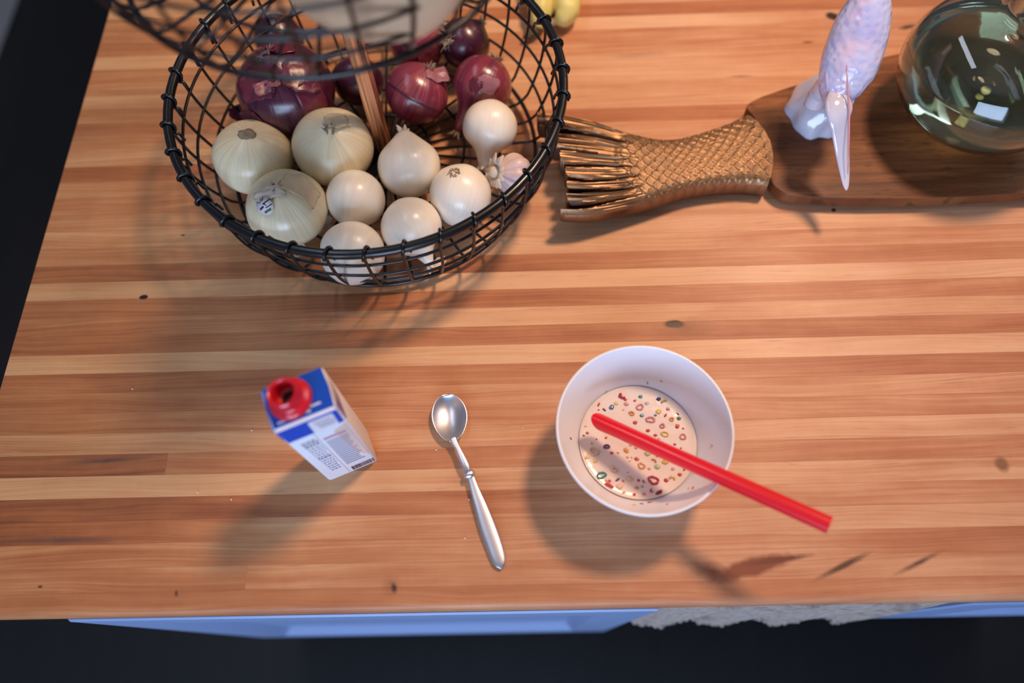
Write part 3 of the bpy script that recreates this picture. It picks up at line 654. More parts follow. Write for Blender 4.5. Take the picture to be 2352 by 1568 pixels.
# bronze tail
m_brz, nt, b = new_mat('aged_bronze')
tc = N(nt, 'ShaderNodeTexCoord'); g = noise(nt, tc.outputs['Object'], 60, 4); geo = N(nt, 'ShaderNodeNewGeometry'); g2 = noise(nt, tc.outputs['Object'], 400, 2)
c = mix(nt, g, (.44, .255, .125), (.27, .145, .07))
c = mix(nt, N(nt, 'ShaderNodeAttribute', attribute_name='patina_shade').outputs['Fac'], c, (.05, .022, .014)); c = mix(nt, ramp(nt, g2, [(.62, 0.), (.72, .7)]), c, (.10, .05, .03))
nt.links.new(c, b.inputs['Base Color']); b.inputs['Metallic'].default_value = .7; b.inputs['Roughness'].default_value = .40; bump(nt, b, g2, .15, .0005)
ST = [(0, (1718, 257), (1768, 418), .030, .001), (.12, (1650, 286), (1700, 413), .031, .002), (.28, (1560, 312), (1600, 424), .033, .006), (.40, (1500, 312), (1530, 444), .035, .009),
      (.52, (1440, 295), (1468, 462), .037, .012), (.68, (1370, 272), (1400, 478), .040, .016), (.84, (1300, 257), (1345, 486), .043, .020), (1.0, (1230, 248), (1283, 484), .046, .024)]
def lerp_st(s):
    for a, b_ in zip(ST, ST[1:]):
        if s <= b_[0] + 1e-9:
            i = ST.index(a); f = (s - a[0]) / (b_[0] - a[0])
            p0 = ST[max(i - 1, 0)]; p3 = ST[min(i + 2, len(ST) - 1)]
            def cr_(w0, w1, w2, w3): return .5 * ((2 * w1) + (w2 - w0) * f + (2 * w0 - 5 * w1 + 4 * w2 - w3) * f * f + (3 * w1 - w0 - 3 * w2 + w3) * f ** 3)
            z = cr_(p0[3], a[3], b_[3], p3[3]); zb = cr_(p0[4], a[4], b_[4], p3[4])
            Tp = [cr_(p0[1][k], a[1][k], b_[1][k], p3[1][k]) for k in (0, 1)]; Bp = [cr_(p0[2][k], a[2][k], b_[2][k], p3[2][k]) for k in (0, 1)]
            return P(*Tp, z), P(*Bp, z), zb
NU, NV = 300, 190
S = [i / NU for i in range(NU + 1)]; LN = [lerp_st(min(s, 1)) for s in S]
wid = [(a - b_).length for a, b_, _ in LN]; mid = [(a + b_) / 2 for a, b_, _ in LN]
acc = [0.0]
for i in range(1, NU + 1): acc.append(acc[-1] + (mid[i] - mid[i - 1]).length / (wid[i] / 6.5 * 1.05))
GAPS = [(.205, .70, .050), (.400, .86, .010), (.555, .64, .022), (.685, .62, .024), (.805, .62, .024), (.920, .64, .020)]
TIPS = [(.0, .205, 1.0), (.205, .40, .945), (.40, .555, .915), (.555, .685, .905), (.685, .805, .91), (.805, .92, .925), (.92, 1.01, .975)]
def scale_h(a, bb):
    best = 0
    r0 = math.floor(a / .5)
    for i in (r0 - 1, r0):
        ai = i * .5; off = .5 if i % 2 else 0.0; j = round(bb - off); bj = j + off
        da = (a - ai); db = (bb - bj)
        q = da * da + (db / .60) ** 2
        if q < 1: return .25 + .75 * math.sqrt(max(q, 0)) ** .8 * da if q < .93 else .25 + .7 * da * (1 - q) / .07
    return 0.0
vt, vb, keep = [], [], []; pat = []
for i in range(NU + 1):
    a, b_, zb = LN[i]; s = S[i]
    for j in range(NV + 1):
        v = j / NV; p = a.lerp(b_, v); ed = min(v, 1 - v)
        dome = .0055 * (1 - (2 * v - 1) ** 4) - .0045 - .0035 * (1 - min(1, ed / .05)) ** 2
        if v > .9: dome -= .002 * ((v - .9) / .1) ** 2
        bulge = .0125 * math.sin(math.pi * v) * max(0, 1 - s / .35)
        dirx = (a - b_).normalized(); outv = Vector((dirx.y, -dirx.x, 0)); outv = outv if outv.x > 0 else -outv
        p = p + outv * bulge
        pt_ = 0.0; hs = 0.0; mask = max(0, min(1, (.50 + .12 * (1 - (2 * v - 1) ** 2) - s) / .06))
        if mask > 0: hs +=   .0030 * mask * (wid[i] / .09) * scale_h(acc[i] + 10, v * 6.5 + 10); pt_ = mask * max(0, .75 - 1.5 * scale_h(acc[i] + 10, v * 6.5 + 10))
        fan = max(0, min(1, (s - .48) / .12))
        if fan > 0:
            ln = mnoise.noise(Vector((v * 42, s * 1.5, 0))) + .6 * mnoise.noise(Vector((v * 95, s * 2.5, 4)))
            hs += fan * .0016 * ln * (.5 + s)
            gd = 0
            for gc_, g0, gw in GAPS:
                if s > g0 - .16:
                    d = abs(v - gc_ - .012 * math.sin(s * 9 + gc_ * 20)); ww = gw * max(0, (s - g0 + .16) / (1 - g0 + .16)) + .006
                    gd = max(gd, max(0, 1 - d / (ww * 1.4)))
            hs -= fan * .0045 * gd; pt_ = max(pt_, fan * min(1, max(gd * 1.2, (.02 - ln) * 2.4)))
        p = p + Vector((0, 0, dome + hs)); vt.append(p); pat.append(pt_)
        sc_ = CH / 1.0
        vb.append(Vector((p.x, p.y, T + zb + .003 * (1 - min(1, ed / .06)))))
kf = np.zeros((NU, NV), bool)
for i in range(NU):
    s = (i + .5) / NU
    for j in range(NV):
        v = (j + .5) / NV; ok = True
        for a0, a1, se in TIPS:
            if a0 <= v < a1:
                m_ = (v - a0) / (a1 - a0)
                if s > se - .02 * (2 * m_ - 1) ** 2: ok = False
        for gc_, g0, gw in GAPS:
            if s > g0 and abs(v - gc_ - .012 * math.sin(s * 9 + gc_ * 20)) < gw * (s - g0) / (1 - g0) * 1.0 + .001: ok = False
        kf[i, j] = ok
off = len(vt); W1 = NV + 1; fs = []
for i in range(NU):
    for j in range(NV):
        if not kf[i, j]: continue
        q = (i * W1 + j, (i + 1) * W1 + j, (i + 1) * W1 + j + 1, i * W1 + j + 1)
        fs.append(q); fs.append(tuple(x + off for x in q[::-1]))
        for (di, dj, e) in ((0, -1, (q[0], q[1])), (1, 0, (q[1], q[2])), (0, 1, (q[2], q[3])), (-1, 0, (q[3], q[0]))):
            ii, jj = i + di, j + dj
            if ii < 0 or jj < 0 or ii >= NU or jj >= NV or not kf[ii, jj]: fs.append((e[1], e[0], e[0] + off, e[1] + off))
used = sorted({x for f in fs for x in f}); mp_ = {x: k for k, x in enumerate(used)}; allv = vt + vb
tl = MB().add([allv[x] for x in used], [tuple(mp_[x] for x in f) for f in fs])
pat_shade = pat + [.85] * len(vb); fth = obj('fish_tail_handle', tl, m_brz, bd, angle=50); at_ = fth.data.attributes.new('patina_shade', 'FLOAT', 'POINT'); at_.data.foreach_set('value', [pat_shade[x] for x in used])  # patina in the grooves; flanks and underside darkened as shade in the colour
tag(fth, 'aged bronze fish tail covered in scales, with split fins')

# ------------------------------------------------------------------ porcelain bird
m_por, nt, b = new_mat('lavender_porcelain')
tc = N(nt, 'ShaderNodeTexCoord'); g = noise(nt, tc.outputs['Object'], 26, 3); g2 = noise(nt, mapping(nt, tc.outputs['Object'], (1, 1, 1), (3, 1, 2)), 34, 3)
vo = N(nt, 'ShaderNodeTexVoronoi', feature='SMOOTH_F1'); vo.inputs['Scale'].default_value = 170; nt.links.new(tc.outputs['Object'], vo.inputs['Vector'])
c = mix(nt, ramp(nt, g, [(.35, 0.), (.62, 1.)]), (.70, .68, .82), (.50, .49, .74)); c = mix(nt, ramp(nt, g2, [(.48, 0.), (.66, .8)]), c, (.74, .52, .60))
nt.links.new(c, b.inputs['Base Color']); b.inputs['Roughness'].default_value = .16; b.inputs['Coat Weight'].default_value = .6; b.inputs['Coat Roughness'].default_value = .05
b.inputs['Subsurface Weight'].default_value = .15; b.inputs['Subsurface Scale'].default_value = .01
bump(nt, b, vo.outputs[0], .7, .0022)
m_por2 = simple('plain_lavender_porcelain', (.72, .69, .80), .1, bumps=(22, .1, .002), var=.14, Coat_Weight=.6)
brd = empty('bird_figurine', P(1865, 270, .020), 'glossy lavender porcelain bird with a long pointed tail, perched on a rock on the board', 'figurine')
def loft_px(st, seg=32, sq=.85, up=(0, 0, 1)):
    pts, rad = [], []
    n = len(st); D = []
    for i in range(n - 1):
        p0, p1, p2, p3 = st[max(i - 1, 0)], st[i], st[i + 1], st[min(i + 2, n - 1)]
        for k in range(6):
            t = k / 6; D.append([.5 * ((2 * p1[m]) + (p2[m] - p0[m]) * t + (2 * p0[m] - 5 * p1[m] + 4 * p2[m] - p3[m]) * t * t + (3 * p1[m] - p0[m] - 3 * p2[m] + p3[m]) * t ** 3) for m in range(4)])
    D.append(list(st[-1]))
    for x, y, z, w_ in D: p = P(x, y, z); pts.append(p); rad.append(max(.0004, w_ * depth(p) / FPX))
    return MB().tube(pts, rad, seg, up=up, squash=[sq] * len(pts))
body = loft_px([(1925, 262, .088, 3), (1924, 248, .092, 22), (1926, 222, .098, 40), (1935, 190, .106, 54), (1950, 150, .117, 64), (1968, 95, .132, 65), (1984, 45, .148, 60), (1998, 0, .163, 47), (2008, -40, .176, 36), (2012, -75, .187, 34), (2010, -115, .198, 36), (2000, -150, .208, 30), (1992, -175, .213, 12), (1990, -180, .214, 2)])
for i, v in enumerate(body.v): body.v[i] = v + Vector((0, 0, .0012 * mnoise.noise(v * 90)))
obj('body', body, m_por, brd)
wl = loft_px([(1955, 40, .142, 4), (1946, 80, .139, 26), (1934, 130, .127, 32), (1922, 180, .114, 28), (1919, 230, .100, 18), (1922, 262, .095, 9), (1928, 290, .088, 2)], 20, .45)
obj('wing', wl, m_por, brd)
wr = loft_px([(1998, 35, .142, 4), (1990, 80, .139, 26), (1974, 130, .127, 30), (1962, 175, .114, 24), (1954, 215, .103, 15), (1946, 250, .096, 8), (1943, 280, .088, 2)], 20, .45)
obj('wing', wr, m_por, brd)
tail = loft_px([(1936, 150, .116, 3), (1930, 185, .1085, 9), (1926, 212, .1070, 21), (1926, 238, .1055, 31), (1928, 265, .101, 30), (1931, 305, .088, 23), (1935, 350, .074, 17.5), (1940, 395, .063, 12), (1943, 425, .057, 7), (1944, 437, .055, 1.5)], 20, .35)
obj('tail', tail, m_por2, brd)
ridge = MB().tube([P(1945, 150, .132), P(1947, 200, .119), P(1950, 250, .108), (P(1950, 300, .094)), P(1949, 350, .080), P(1947, 400, .066)], [.0004, .0008, .0010, .0010, .0008, .0004], 8)
m_pinkp = simple('pink_glaze', (.72, .34, .38), .15, var=.1)
tag(obj('tail_feather', ridge, m_pinkp, brd), 'pink-edged tail feather')
beak = loft_px([(2002, -160, .222, 8), (1996, -178, .224, 7), (1992, -190, .220, 4), (1991, -196, .214, 1)], 12, .9); obj('beak', beak, m_por2, brd)
# rock the bird sits on
rk = MB(); rb = P(1868, 262, .020); seg, rg = 40, 26; vs = []
for i in range(rg + 1):
    t = i / rg; z = .0 + .052 * t
    for k in range(seg):
        a = 2 * math.pi * k / seg; r = .031 * (1 - .50 * t ** 2.2) * (math.sqrt(max(0, 1 - t ** 6)) if t < 1 else 0.02)
        r *= 1 + .045 * math.sin(5 * a + 3 * t) + .03 * math.sin(9 * a - 4 * t) + .12 * mnoise.noise(Vector((math.cos(a) * 1.4, math.sin(a) * 1.4, t * 2)))
        vs.append(rb + Vector((r * .95 * math.cos(a) + .012 * t, r * 1.15 * math.sin(a) + .004 * t, z)))
fs = [(i * seg + k, i * seg + (k + 1) % seg, (i + 1) * seg + (k + 1) % seg, (i + 1) * seg + k) for i in range(rg) for k in range(seg)] + [tuple(range(seg - 1, -1, -1)), tuple(rg * seg + k for k in range(seg))]
rk.add(vs, fs)
rk.v += []
obj('rock', rk, m_por2, brd)
stub = loft_px([(1872, 240, .062, 26), (1882, 215, .076, 24), (1898, 195, .090, 26), (1915, 190, .100, 24)], 20, .9); obj('perch', stub, m_por2, brd)

# ------------------------------------------------------------------ glass flask with water
m_glass, nt, b = new_mat('clear_glass'); b.inputs['Base Color'].default_value = (.74, .80, .79, 1); b.inputs['Transmission Weight'].default_value = 1; b.inputs['Roughness'].default_value = .015; b.inputs['IOR'].default_value = 1.46
tc = N(nt, 'ShaderNodeTexCoord'); bump(nt, b, noise(nt, tc.outputs['Object'], 14, 2), .04, .01)
m_water, nt, b = new_mat('pale_green_water'); b.inputs['Base Color'].default_value = (.74, .84, .60, 1); b.inputs['Transmission Weight'].default_value = .97; b.inputs['Roughness'].default_value = .02; b.inputs['IOR'].default_value = 1.33
GC = Vector((.4865, .5405, T + .0205)); Rg, Hg, th = .0912, .071, .0028
def ell(R_, H_, a): return (R_ * math.cos(a), Hg + H_ * math.sin(a))
outer = [(.0001, 0), (.030, .0)] + [ell(Rg, Hg, a) for a in [(-1.12 + i * (1.12 + 1.26) / 40) for i in range(41)]]
nr = outer[-1][0]; nz_ = outer[-1][1]
outer += [(nr * .93, nz_ + .006), (nr * .90, nz_ + .02), (nr * .90, nz_ + .055), (nr * 1.02, nz_ + .062), (nr * 1.02, nz_ + .066)]
inner = [(nr * .93 - th, nz_ + .066), (nr * .90 - th, nz_ + .055), (nr * .90 - th, nz_ + .02), (nr * .93 - th, nz_ + .006)] + [ell(Rg - th, Hg - th, a) for a in [(1.24 - i * (1.24 + 1.10) / 40) for i in range(41)]] + [(.030, .0042), (.0001, .0042)]
fl = obj('glass_flask', MB().lathe(outer + inner, 72, GC), m_glass, None, at=GC); tag(fl, 'round clear glass flask with a wide belly, half full, on the walnut board', 'flask')
wl_z = .085; wp = [(.0001, .0046), (.028, .0046)] + [ell(Rg - th - .0003, Hg - th - .0003, a) for a in [(-1.09 + i * (1.09 + math.asin((wl_z - Hg) / (Hg - th))) / 30) for i in range(31)]]
wp.append((.0001, wp[-1][1]))
wo = obj('water', MB().lathe(wp, 72, GC), m_water, None, at=GC); tag(wo, 'pale greenish water filling the lower part of the glass flask', 'water')

# ------------------------------------------------------------------ bananas
m_ban, nt, b = new_mat('banana_skin')
tc = N(nt, 'ShaderNodeTexCoord'); g = noise(nt, tc.outputs['Object'], 30, 3); g2 = noise(nt, tc.outputs['Object'], 160, 2)
c = mix(nt, g, (.82, .62, .20), (.62, .58, .16)); c = mix(nt, ramp(nt, g2, [(.66, 0.), (.72, .8)]), c, (.20, .11, .03)); nt.links.new(c, b.inputs['Base Color']); b.inputs['Roughness'].default_value = .45
m_bstem = simple('banana_stem', (.12, .08, .04), .7, bumps=(200, .4, .001), var=.3); m_btip = simple('banana_tip', (.66, .50, .24), .6, var=.15)
def banana(st, tip, label, k):
    pts = [P(x, y, z) for x, y, z, _ in st]; n = len(st); mb = MB(); seg = 20
    pp, rad = [], []
    for i in range(n - 1):
        p0, p1, p2, p3 = pts[max(i - 1, 0)], pts[i], pts[i + 1], pts[min(i + 2, n - 1)]; r0, r1 = st[i][3], st[i + 1][3]
        for q in range(5):
            t = q / 5; pp.append(.5 * ((2 * p1) + (p2 - p0) * t + (2 * p0 - 5 * p1 + 4 * p2 - p3) * t * t + (3 * p1 - p0 - 3 * p2 + p3) * t ** 3)); t2 = t * t * (3 - 2 * t); rad.append(r0 * (1 - t2) + r1 * t2)
    pp.append(pts[-1]); rad.append(st[-1][3]); mb.tube(pp, rad, seg)
    for i in range(len(mb.v)):      # five soft ridges
        a = 2 * math.pi * (i % seg) / seg; c0 = pp[i // seg]; mb.v[i] = c0 + (mb.v[i] - c0) * (1 + .05 * math.cos(5 * a))
    o = obj('banana', mb, m_ban, None, at=pts[n // 2]); tag(o, label, 'banana', 'bananas behind the basket')
    tp = [P(x, y, z) for x, y, z, _ in tip]; obj('stem', MB().tube(tp, [t[3] for t in tip], 12), m_bstem if k else m_btip, o)
banana([(1236, 66, .013, .0050), (1238, 48, .017, .010), (1240, 22, .020, .0155), (1240, -15, .022, .017), (1232, -70, .024, .0175), (1215, -130, .024, .016), (1190, -180, .02, .009), (1180, -195, .018, .004)],
       [(1238, 62, .013, .0045), (1228, 76, .010, .0042), (1214, 84, .009, .0040), (1203, 80, .011, .0050)], 'greenish yellow banana with a dark curled stem, behind the right rim of the basket', 1)
banana([(1280, 46, .014, .0060), (1292, 40, .018, .0125), (1300, 22, .021, .0170), (1303, -15, .023, .0182), (1300, -70, .025, .018), (1285, -130, .024, .016), (1265, -180, .02, .009), (1258, -195, .018, .004)],
       [(1284, 46, .014, .0058), (1272, 50, .013, .0042), (1262, 54, .012, .0040)], 'speckled yellow banana with a pale blunt tip, rightmost at the top edge', 0)

# ------------------------------------------------------------------ milk carton
m_cart = simple('white_carton_board', (.84, .82, .86), .4, var=.03); m_cblue = simple('blue_carton_print', (.002, .07, .50), .5, var=.04, Specular_IOR_Level=.2); m_cred = simple('red_plastic_spout', (.62, .01, .025), .28, var=.03, Coat_Weight=.4)
m_print = simple('grey_carton_print', (.30, .27, .38), .5); m_pinkprint = simple('pink_carton_print', (.62, .30, .38), .5); m_peach = simple('peach_carton_print', (.78, .58, .50), .45); m_bar = simple('barcode_ink', (.10, .03, .05), .5); m_hole = simple('dark_carton_inside', (.015, .012, .012), .7)
m_mauve = simple('violet_carton_print', (.18, .12, .40), .4)
cA = Vector((-.1841, .1543, T)); cB = Vector((-.1392, .1728, T)); ex = (cB - cA).normalized(); ey = Vector((-ex.y, ex.x, 0)); ez = Vector((0, 0, 1)); CW = .0488; CD = .036; CHT = .158
ct = empty('milk_carton', cA + ex * CW / 2 + ey * CD / 2, 'small white and blue milk carton with an open red spout', 'carton')
def C3(u, v, w_): return cA + ex * (u * CW) + ey * (v * CD) + ez * w_     # u along the front, v to the back, w up
def slab(face, u0, u1, w0, w1, mat, name, off=.0003, label=None, pts=None):
    """thin printed patch lying on a carton face"""
    mb = MB()
    f = {'front': lambda u, w_, o: C3(u, 0, w_) - ey * o, 'right': lambda u, w_, o: C3(1, u, w_) + ex * o, 'top': lambda u, w_, o: C3(u, w_, CHT) + ez * o, 'left': lambda u, w_, o: C3(0, u, w_) - ex * o}[face]
    q = pts or [(u0, w0), (u1, w0), (u1, w1), (u0, w1)]; n = len(q)
    vs = [f(a, b_, off) for a, b_ in q] + [f(a, b_, -.0002) for a, b_ in q]
    mb.add(vs, [tuple(range(n)), tuple(range(2 * n - 1, n - 1, -1))] + [(i, i + n, (i + 1) % n + n, (i + 1) % n) for i in range(n)])
    o = obj(name, mb, mat, ct, False)
    if label: tag(o, label)
    return o
cb = MB(); cr = .0035; lv = []
for w_, k in ((0, .0006), (.001, 0), (CHT - .0012, 0), (CHT, .0010)):
    ring = []
    for (u, v, a0) in ((0, 0, math.pi), (1, 0, 1.5 * math.pi), (1, 1, 0), (0, 1, .5 * math.pi)):
        for i in range(4):
            a = a0 + i * math.pi / 6; cx_, cy_ = (cr if u == 0 else CW - cr), (cr if v == 0 else CD - cr)
            ring.append(cA + ex * (cx_ + (cr - k) * math.cos(a)) + ey * (cy_ + (cr - k) * math.sin(a)) + ez * w_)
    lv.append(ring)
vs = [v for r in lv for v in r]; fs = [tuple(range(15, -1, -1)), tuple(48 + i for i in range(16))]
for k in range(3): fs += [(k * 16 + i, k * 16 + (i + 1) % 16, (k + 1) * 16 + (i + 1) % 16, (k + 1) * 16 + i) for i in range(16)]
cb.add(vs, fs); obj('carton_body', cb, m_cart, ct, angle=60)
e = .06
slab('top', 0, 1, 0, 1, m_cblue, 'blue_top', .0006, 'blue printed top', pts=[(.03, .04), (.97, .04), (.99, .5), (.97, .97), (.03, .97), (.01, .5)])
BZ = CHT - .031
slab('front', 0, 0, 0, 0, m_cblue, 'blue_band', .0004, 'blue printed band', pts=[(.04, BZ), (.955, BZ), (.97, CHT - .001), (.03, CHT - .001)])
slab('left', .05, .95, BZ + .004, CHT - .001, m_cblue, 'blue_band', .0004)
slab('right', .0, .0, 0, 0, m_mauve, 'side_picture', .0004, 'violet and cream picture on the side', pts=[(.06, CHT - .034), (.55, CHT - .030), (.8, CHT - .016), (.6, CHT - .004), (.06, CHT - .002)])
slab('right', .0, .0, 0, 0, m_papw, 'side_picture', .0006, None, pts=[(.25, CHT - .016), (.7, CHT - .013), (.85, CHT - .006), (.55, CHT - .002), (.3, CHT - .005)])
slab('front', .50, .90, BZ - .001, BZ + .0235, m_stick, 'date_panel', .0006, 'white panel for the date stamp', pts=[(.47, BZ - .001), (.87, BZ - .001), (.885, BZ + .022), (.87, BZ + .0240), (.50, BZ + .0240), (.485, BZ + .022)])
slab('front', .02, .98, CHT - .0022, CHT - .0006, m_cart, 'fold_seam', .0008, 'pale crease along the front top fold')
slab('top', .10, .62, .11, .155, m_cart, 'top_print', .0008)
slab('top', .55, .80, .20, .235, m_cart, 'top_print', .0008)
rr = random.Random(6)
for r in range(3):   # faint stamped characters
    u = .56 + .02 * r
    while u < .84: l = rr.uniform(.012, .03); slab('front', u, u + l, BZ + .0165 - r * .0055, BZ + .0195 - r * .0055, m_print if r else m_pinkprint, 'stamp_print', .0008); u += l + .014
slab('front', .43, .436, .002, BZ - .002, m_stick, 'seam_line', .0006, 'vertical printed divider')
for r in range(15):
    w0 = BZ - .014 - r * .0062; u = .16 + .01 * r / 3
    big = r in (1, 2, 8)
    while u < .40:
        l = rr.uniform(.02, .06); slab('front', u, min(u + l, .41), w0, w0 + (.0040 if big else .0018), m_print, 'small_print', .0004); u += l + .02
for r in range(15): slab('front', .50, rr.uniform(.80, .90), BZ - .030 - r * .0050, BZ - .0285 - r * .0050, m_print, 'small_print', .0004)
slab('front', .50, .88, BZ - .023, BZ - .019, m_pinkprint, 'heading_print', .0005)
slab('front', .0, .0, .0, .0, m_peach, 'peach_blush', .0002, None, pts=[(.72, BZ - .012), (.95, BZ - .004), (.95, .03), (.80, .045)])
u = .52
while u < .965:
    l = rr.choice((.008, .014, .022)); slab('front', u, min(u + l, .97), .0045, .0145, m_bar, 'barcode_bar', .0005); u += l + rr.choice((.007, .012, .016))
sp = C3(.40, .52, CHT); tilt = Vector((-.10, -.02, 1)).normalized(); q = tilt.to_track_quat('Z', 'X')
def oriented(prof, seg=40):
    mb = MB().lathe(prof, seg); mb.v = [sp + q @ v for v in mb.v]; return mb
spt = obj('spout', oriented([(.0060, .0005), (.0160, .0005), (.0168, .0015), (.0165, .004), (.0152, .0058), (.0126, .0068), (.0115, .0085), (.0112, .0165), (.0116, .0175), (.0108, .0185), (.0094, .0180), (.0088, .0165), (.0086, .004), (.0060, .0030), (.0060, .0005)]), m_cred, ct, angle=50); tag(spt, 'open red plastic spout')
obj('spout_opening', oriented([(.0001, .0015), (.0084, .0015), (.0084, .0030), (.0001, .0030)]), m_hole, ct)

# ------------------------------------------------------------------ spoon
m_steel, nt, b = new_mat('worn_steel'); tc = N(nt, 'ShaderNodeTexCoord'); g = noise(nt, tc.outputs['Object'], 300, 3)
nt.links.new(mix(nt, g, (.78, .77, .82), (.72, .71, .77)), b.inputs['Base Color']); b.inputs['Metallic'].default_value = 1; nt.links.new(math_(nt, 'ADD', .33, math_(nt, 'MULTIPLY', g, .05)), b.inputs['Roughness'])
spo = empty('spoon', P(1080, 1090, 0), 'steel spoon with a pinched collar on its tapered handle, beside the bowl of cereal', 'spoon')
A = P(1025, 907, .006); B = P(1041, 1014, .009); ax = (B - A); Lb = ax.length; ax.normalize(); sd = Vector((-ax.y, ax.x, 0)).normalized(); sd = -sd
nu, nv = 36, 24; top, bot = [], []
for i in range(nu + 1):
    u = i / nu; s_ = math.sin(math.pi * min(1, u * .92 + .02)) ** .62 if u < 1 else .12
    hw = .0170 * (math.sin(math.pi * (u ** .86) * .965 + .04) ** .58); hw = max(hw, .0005) if u < .97 else .0034
    for j in range(nv + 1):
        v = j / nv * 2 - 1; base = A.lerp(B, u); dp = (1 - v * v) * (math.sin(math.pi * u ** .8)) ** .8 * .0072
        p = base + sd * (v * hw); z = .0082 + .0018 * u ** 3; p.z = T + z - dp + 0; top.append(p); bot.append(p - Vector((0, 0, .0009)))
n1 = len(top); W2 = nv + 1; fs = []
for i in range(nu):
    for j in range(nv): a = i * W2 + j; f = (a, a + 1, a + W2 + 1, a + W2); fs += [f, tuple(x + n1 for x in f[::-1])]
bd_ = [j for j in range(nv + 1)] + [i * W2 + nv for i in range(1, nu + 1)] + [nu * W2 + j for j in range(nv - 1, -1, -1)] + [i * W2 for i in range(nu - 1, 0, -1)]
fs += [(bd_[i], bd_[i] + n1, bd_[(i + 1) % len(bd_)] + n1, bd_[(i + 1) % len(bd_)]) for i in range(len(bd_))]
mb = MB().add(top + bot, fs); mb.f = [f[::-1] for f in mb.f]; obj('spoon_bowl', mb, m_steel, spo)
hs = [(1040, 1006, .0092, 9), (1045, 1018, .0098, 8), (1052, 1030, .0105, 6.5), (1062, 1052, .0105, 8.5), (1070, 1070, .0098, 9.5), (1075, 1083, .0090, 7.5)]
def sp_loft(st, sq): return loft_px(st, 18, sq)
obj('neck', sp_loft(hs, .5), m_steel, spo)
obj('collar', sp_loft([(1074, 1080, .0090, 7), (1076, 1084, .0089, 12), (1078, 1089, .0087, 14), (1080, 1093, .0085, 13), (1081, 1096, .0084, 9)], .7), m_steel, spo)
obj('handle', sp_loft([(1080, 1092, .0084, 9), (1084, 1103, .0080, 8.5), (1092, 1128, .0072, 11), (1105, 1165, .0062, 15), (1120, 1210, .0050, 18.5), (1134, 1250, .0044, 18.5), (1144, 1280, .0042, 16.5), (1149, 1296, .0042, 12), (1151, 1304, .0042, 4), (1151.5, 1306, .0042, .5)], .24), m_steel, spo)

# ------------------------------------------------------------------ bowl, milk, cereal, straw
m_bowl = simple('white_plastic_bowl', (.84, .82, .86), .32, bumps=(200, .03, .0005), var=.01)
m_milk, nt, b = new_mat('cereal_milk'); tc = N(nt, 'ShaderNodeTexCoord'); g = noise(nt, tc.outputs['Object'], 50, 3)
nt.links.new(mix(nt, g, (.86, .74, .66), (.80, .66, .62)), b.inputs['Base Color']); b.inputs['Roughness'].default_value = .12; b.inputs['Subsurface Weight'].default_value = .15; b.inputs['Subsurface Scale'].default_value = .005
bump(nt, b, noise(nt, tc.outputs['Object'], 110, 2), .25, .001)
BW = Vector((.1012, .1782, T))
po = [(.0001, 0), (.034, 0), (.036, .001), (.037, .004), (.044, .010), (.0535, .022), (.0620, .038), (.0690, .055), (.0735, .068), (.0745, .0705), (.0752, .0715), (.0750, .0728), (.0738, .0732), (.0728, .0725), (.0715, .068), (.0670, .055), (.0600, .0395), (.0515, .025), (.0420, .0130), (.030, .0070), (.0001, .0060)]
def smooth_prof(p, n=3):
    out = [p[0]]
    for i in range(1, len(p) - 2):
        p0, p1, p2, p3 = p[i - 1], p[i], p[i + 1], p[i + 2]
        for k in range(n):
            t = k / n; out.append(tuple(.5 * ((2 * p1[m]) + (p2[m] - p0[m]) * t + (2 * p0[m] - 5 * p1[m] + 4 * p2[m] - p3[m]) * t * t + (3 * p1[m] - p0[m] - 3 * p2[m] + p3[m]) * t ** 3) for m in (0, 1)))
    return out + [p[-2], p[-1]]
bo = obj('cereal_bowl', MB().lathe(smooth_prof(po), 96, BW), m_bowl, None, at=BW); tag(bo, 'white plastic bowl of leftover milk and cereal bits', 'bowl')
MZ = .0285
mk = obj('milk', MB().lathe([(.0001, .0066), (.029, .0076), (.041, .0135), (.0505, .0262), (.0528, MZ + .0006), (.0518, MZ), (.045, MZ), (.0001, MZ)], 72, BW), m_milk, None, at=BW); tag(mk, 'cream-coloured cereal milk in the white bowl', 'milk')
CC = {'crimson': (.50, .01, .04), 'red': (.62, .05, .06), 'pink': (.76, .30, .30), 'yellow': (.85, .58, .16), 'orange': (.80, .35, .10), 'peach': (.84, .55, .38), 'teal': (.02, .28, .28), 'green': (.05, .25, .14), 'pale green': (.52, .60, .40),
      'blue': (.10, .22, .38), 'navy': (.02, .04, .16), 'purple': (.14, .03, .14), 'olive': (.45, .42, .18), 'grey': (.45, .47, .48), 'mauve': (.50, .20, .32), 'tan': (.60, .35, .20), 'dark red': (.28, .01, .03)}
MC = {k: simple(k.replace(' ', '_') + '_cereal', v, .3, bumps=(500, .5, .001), var=.15, Coat_Weight=.5) for k, v in CC.items()}
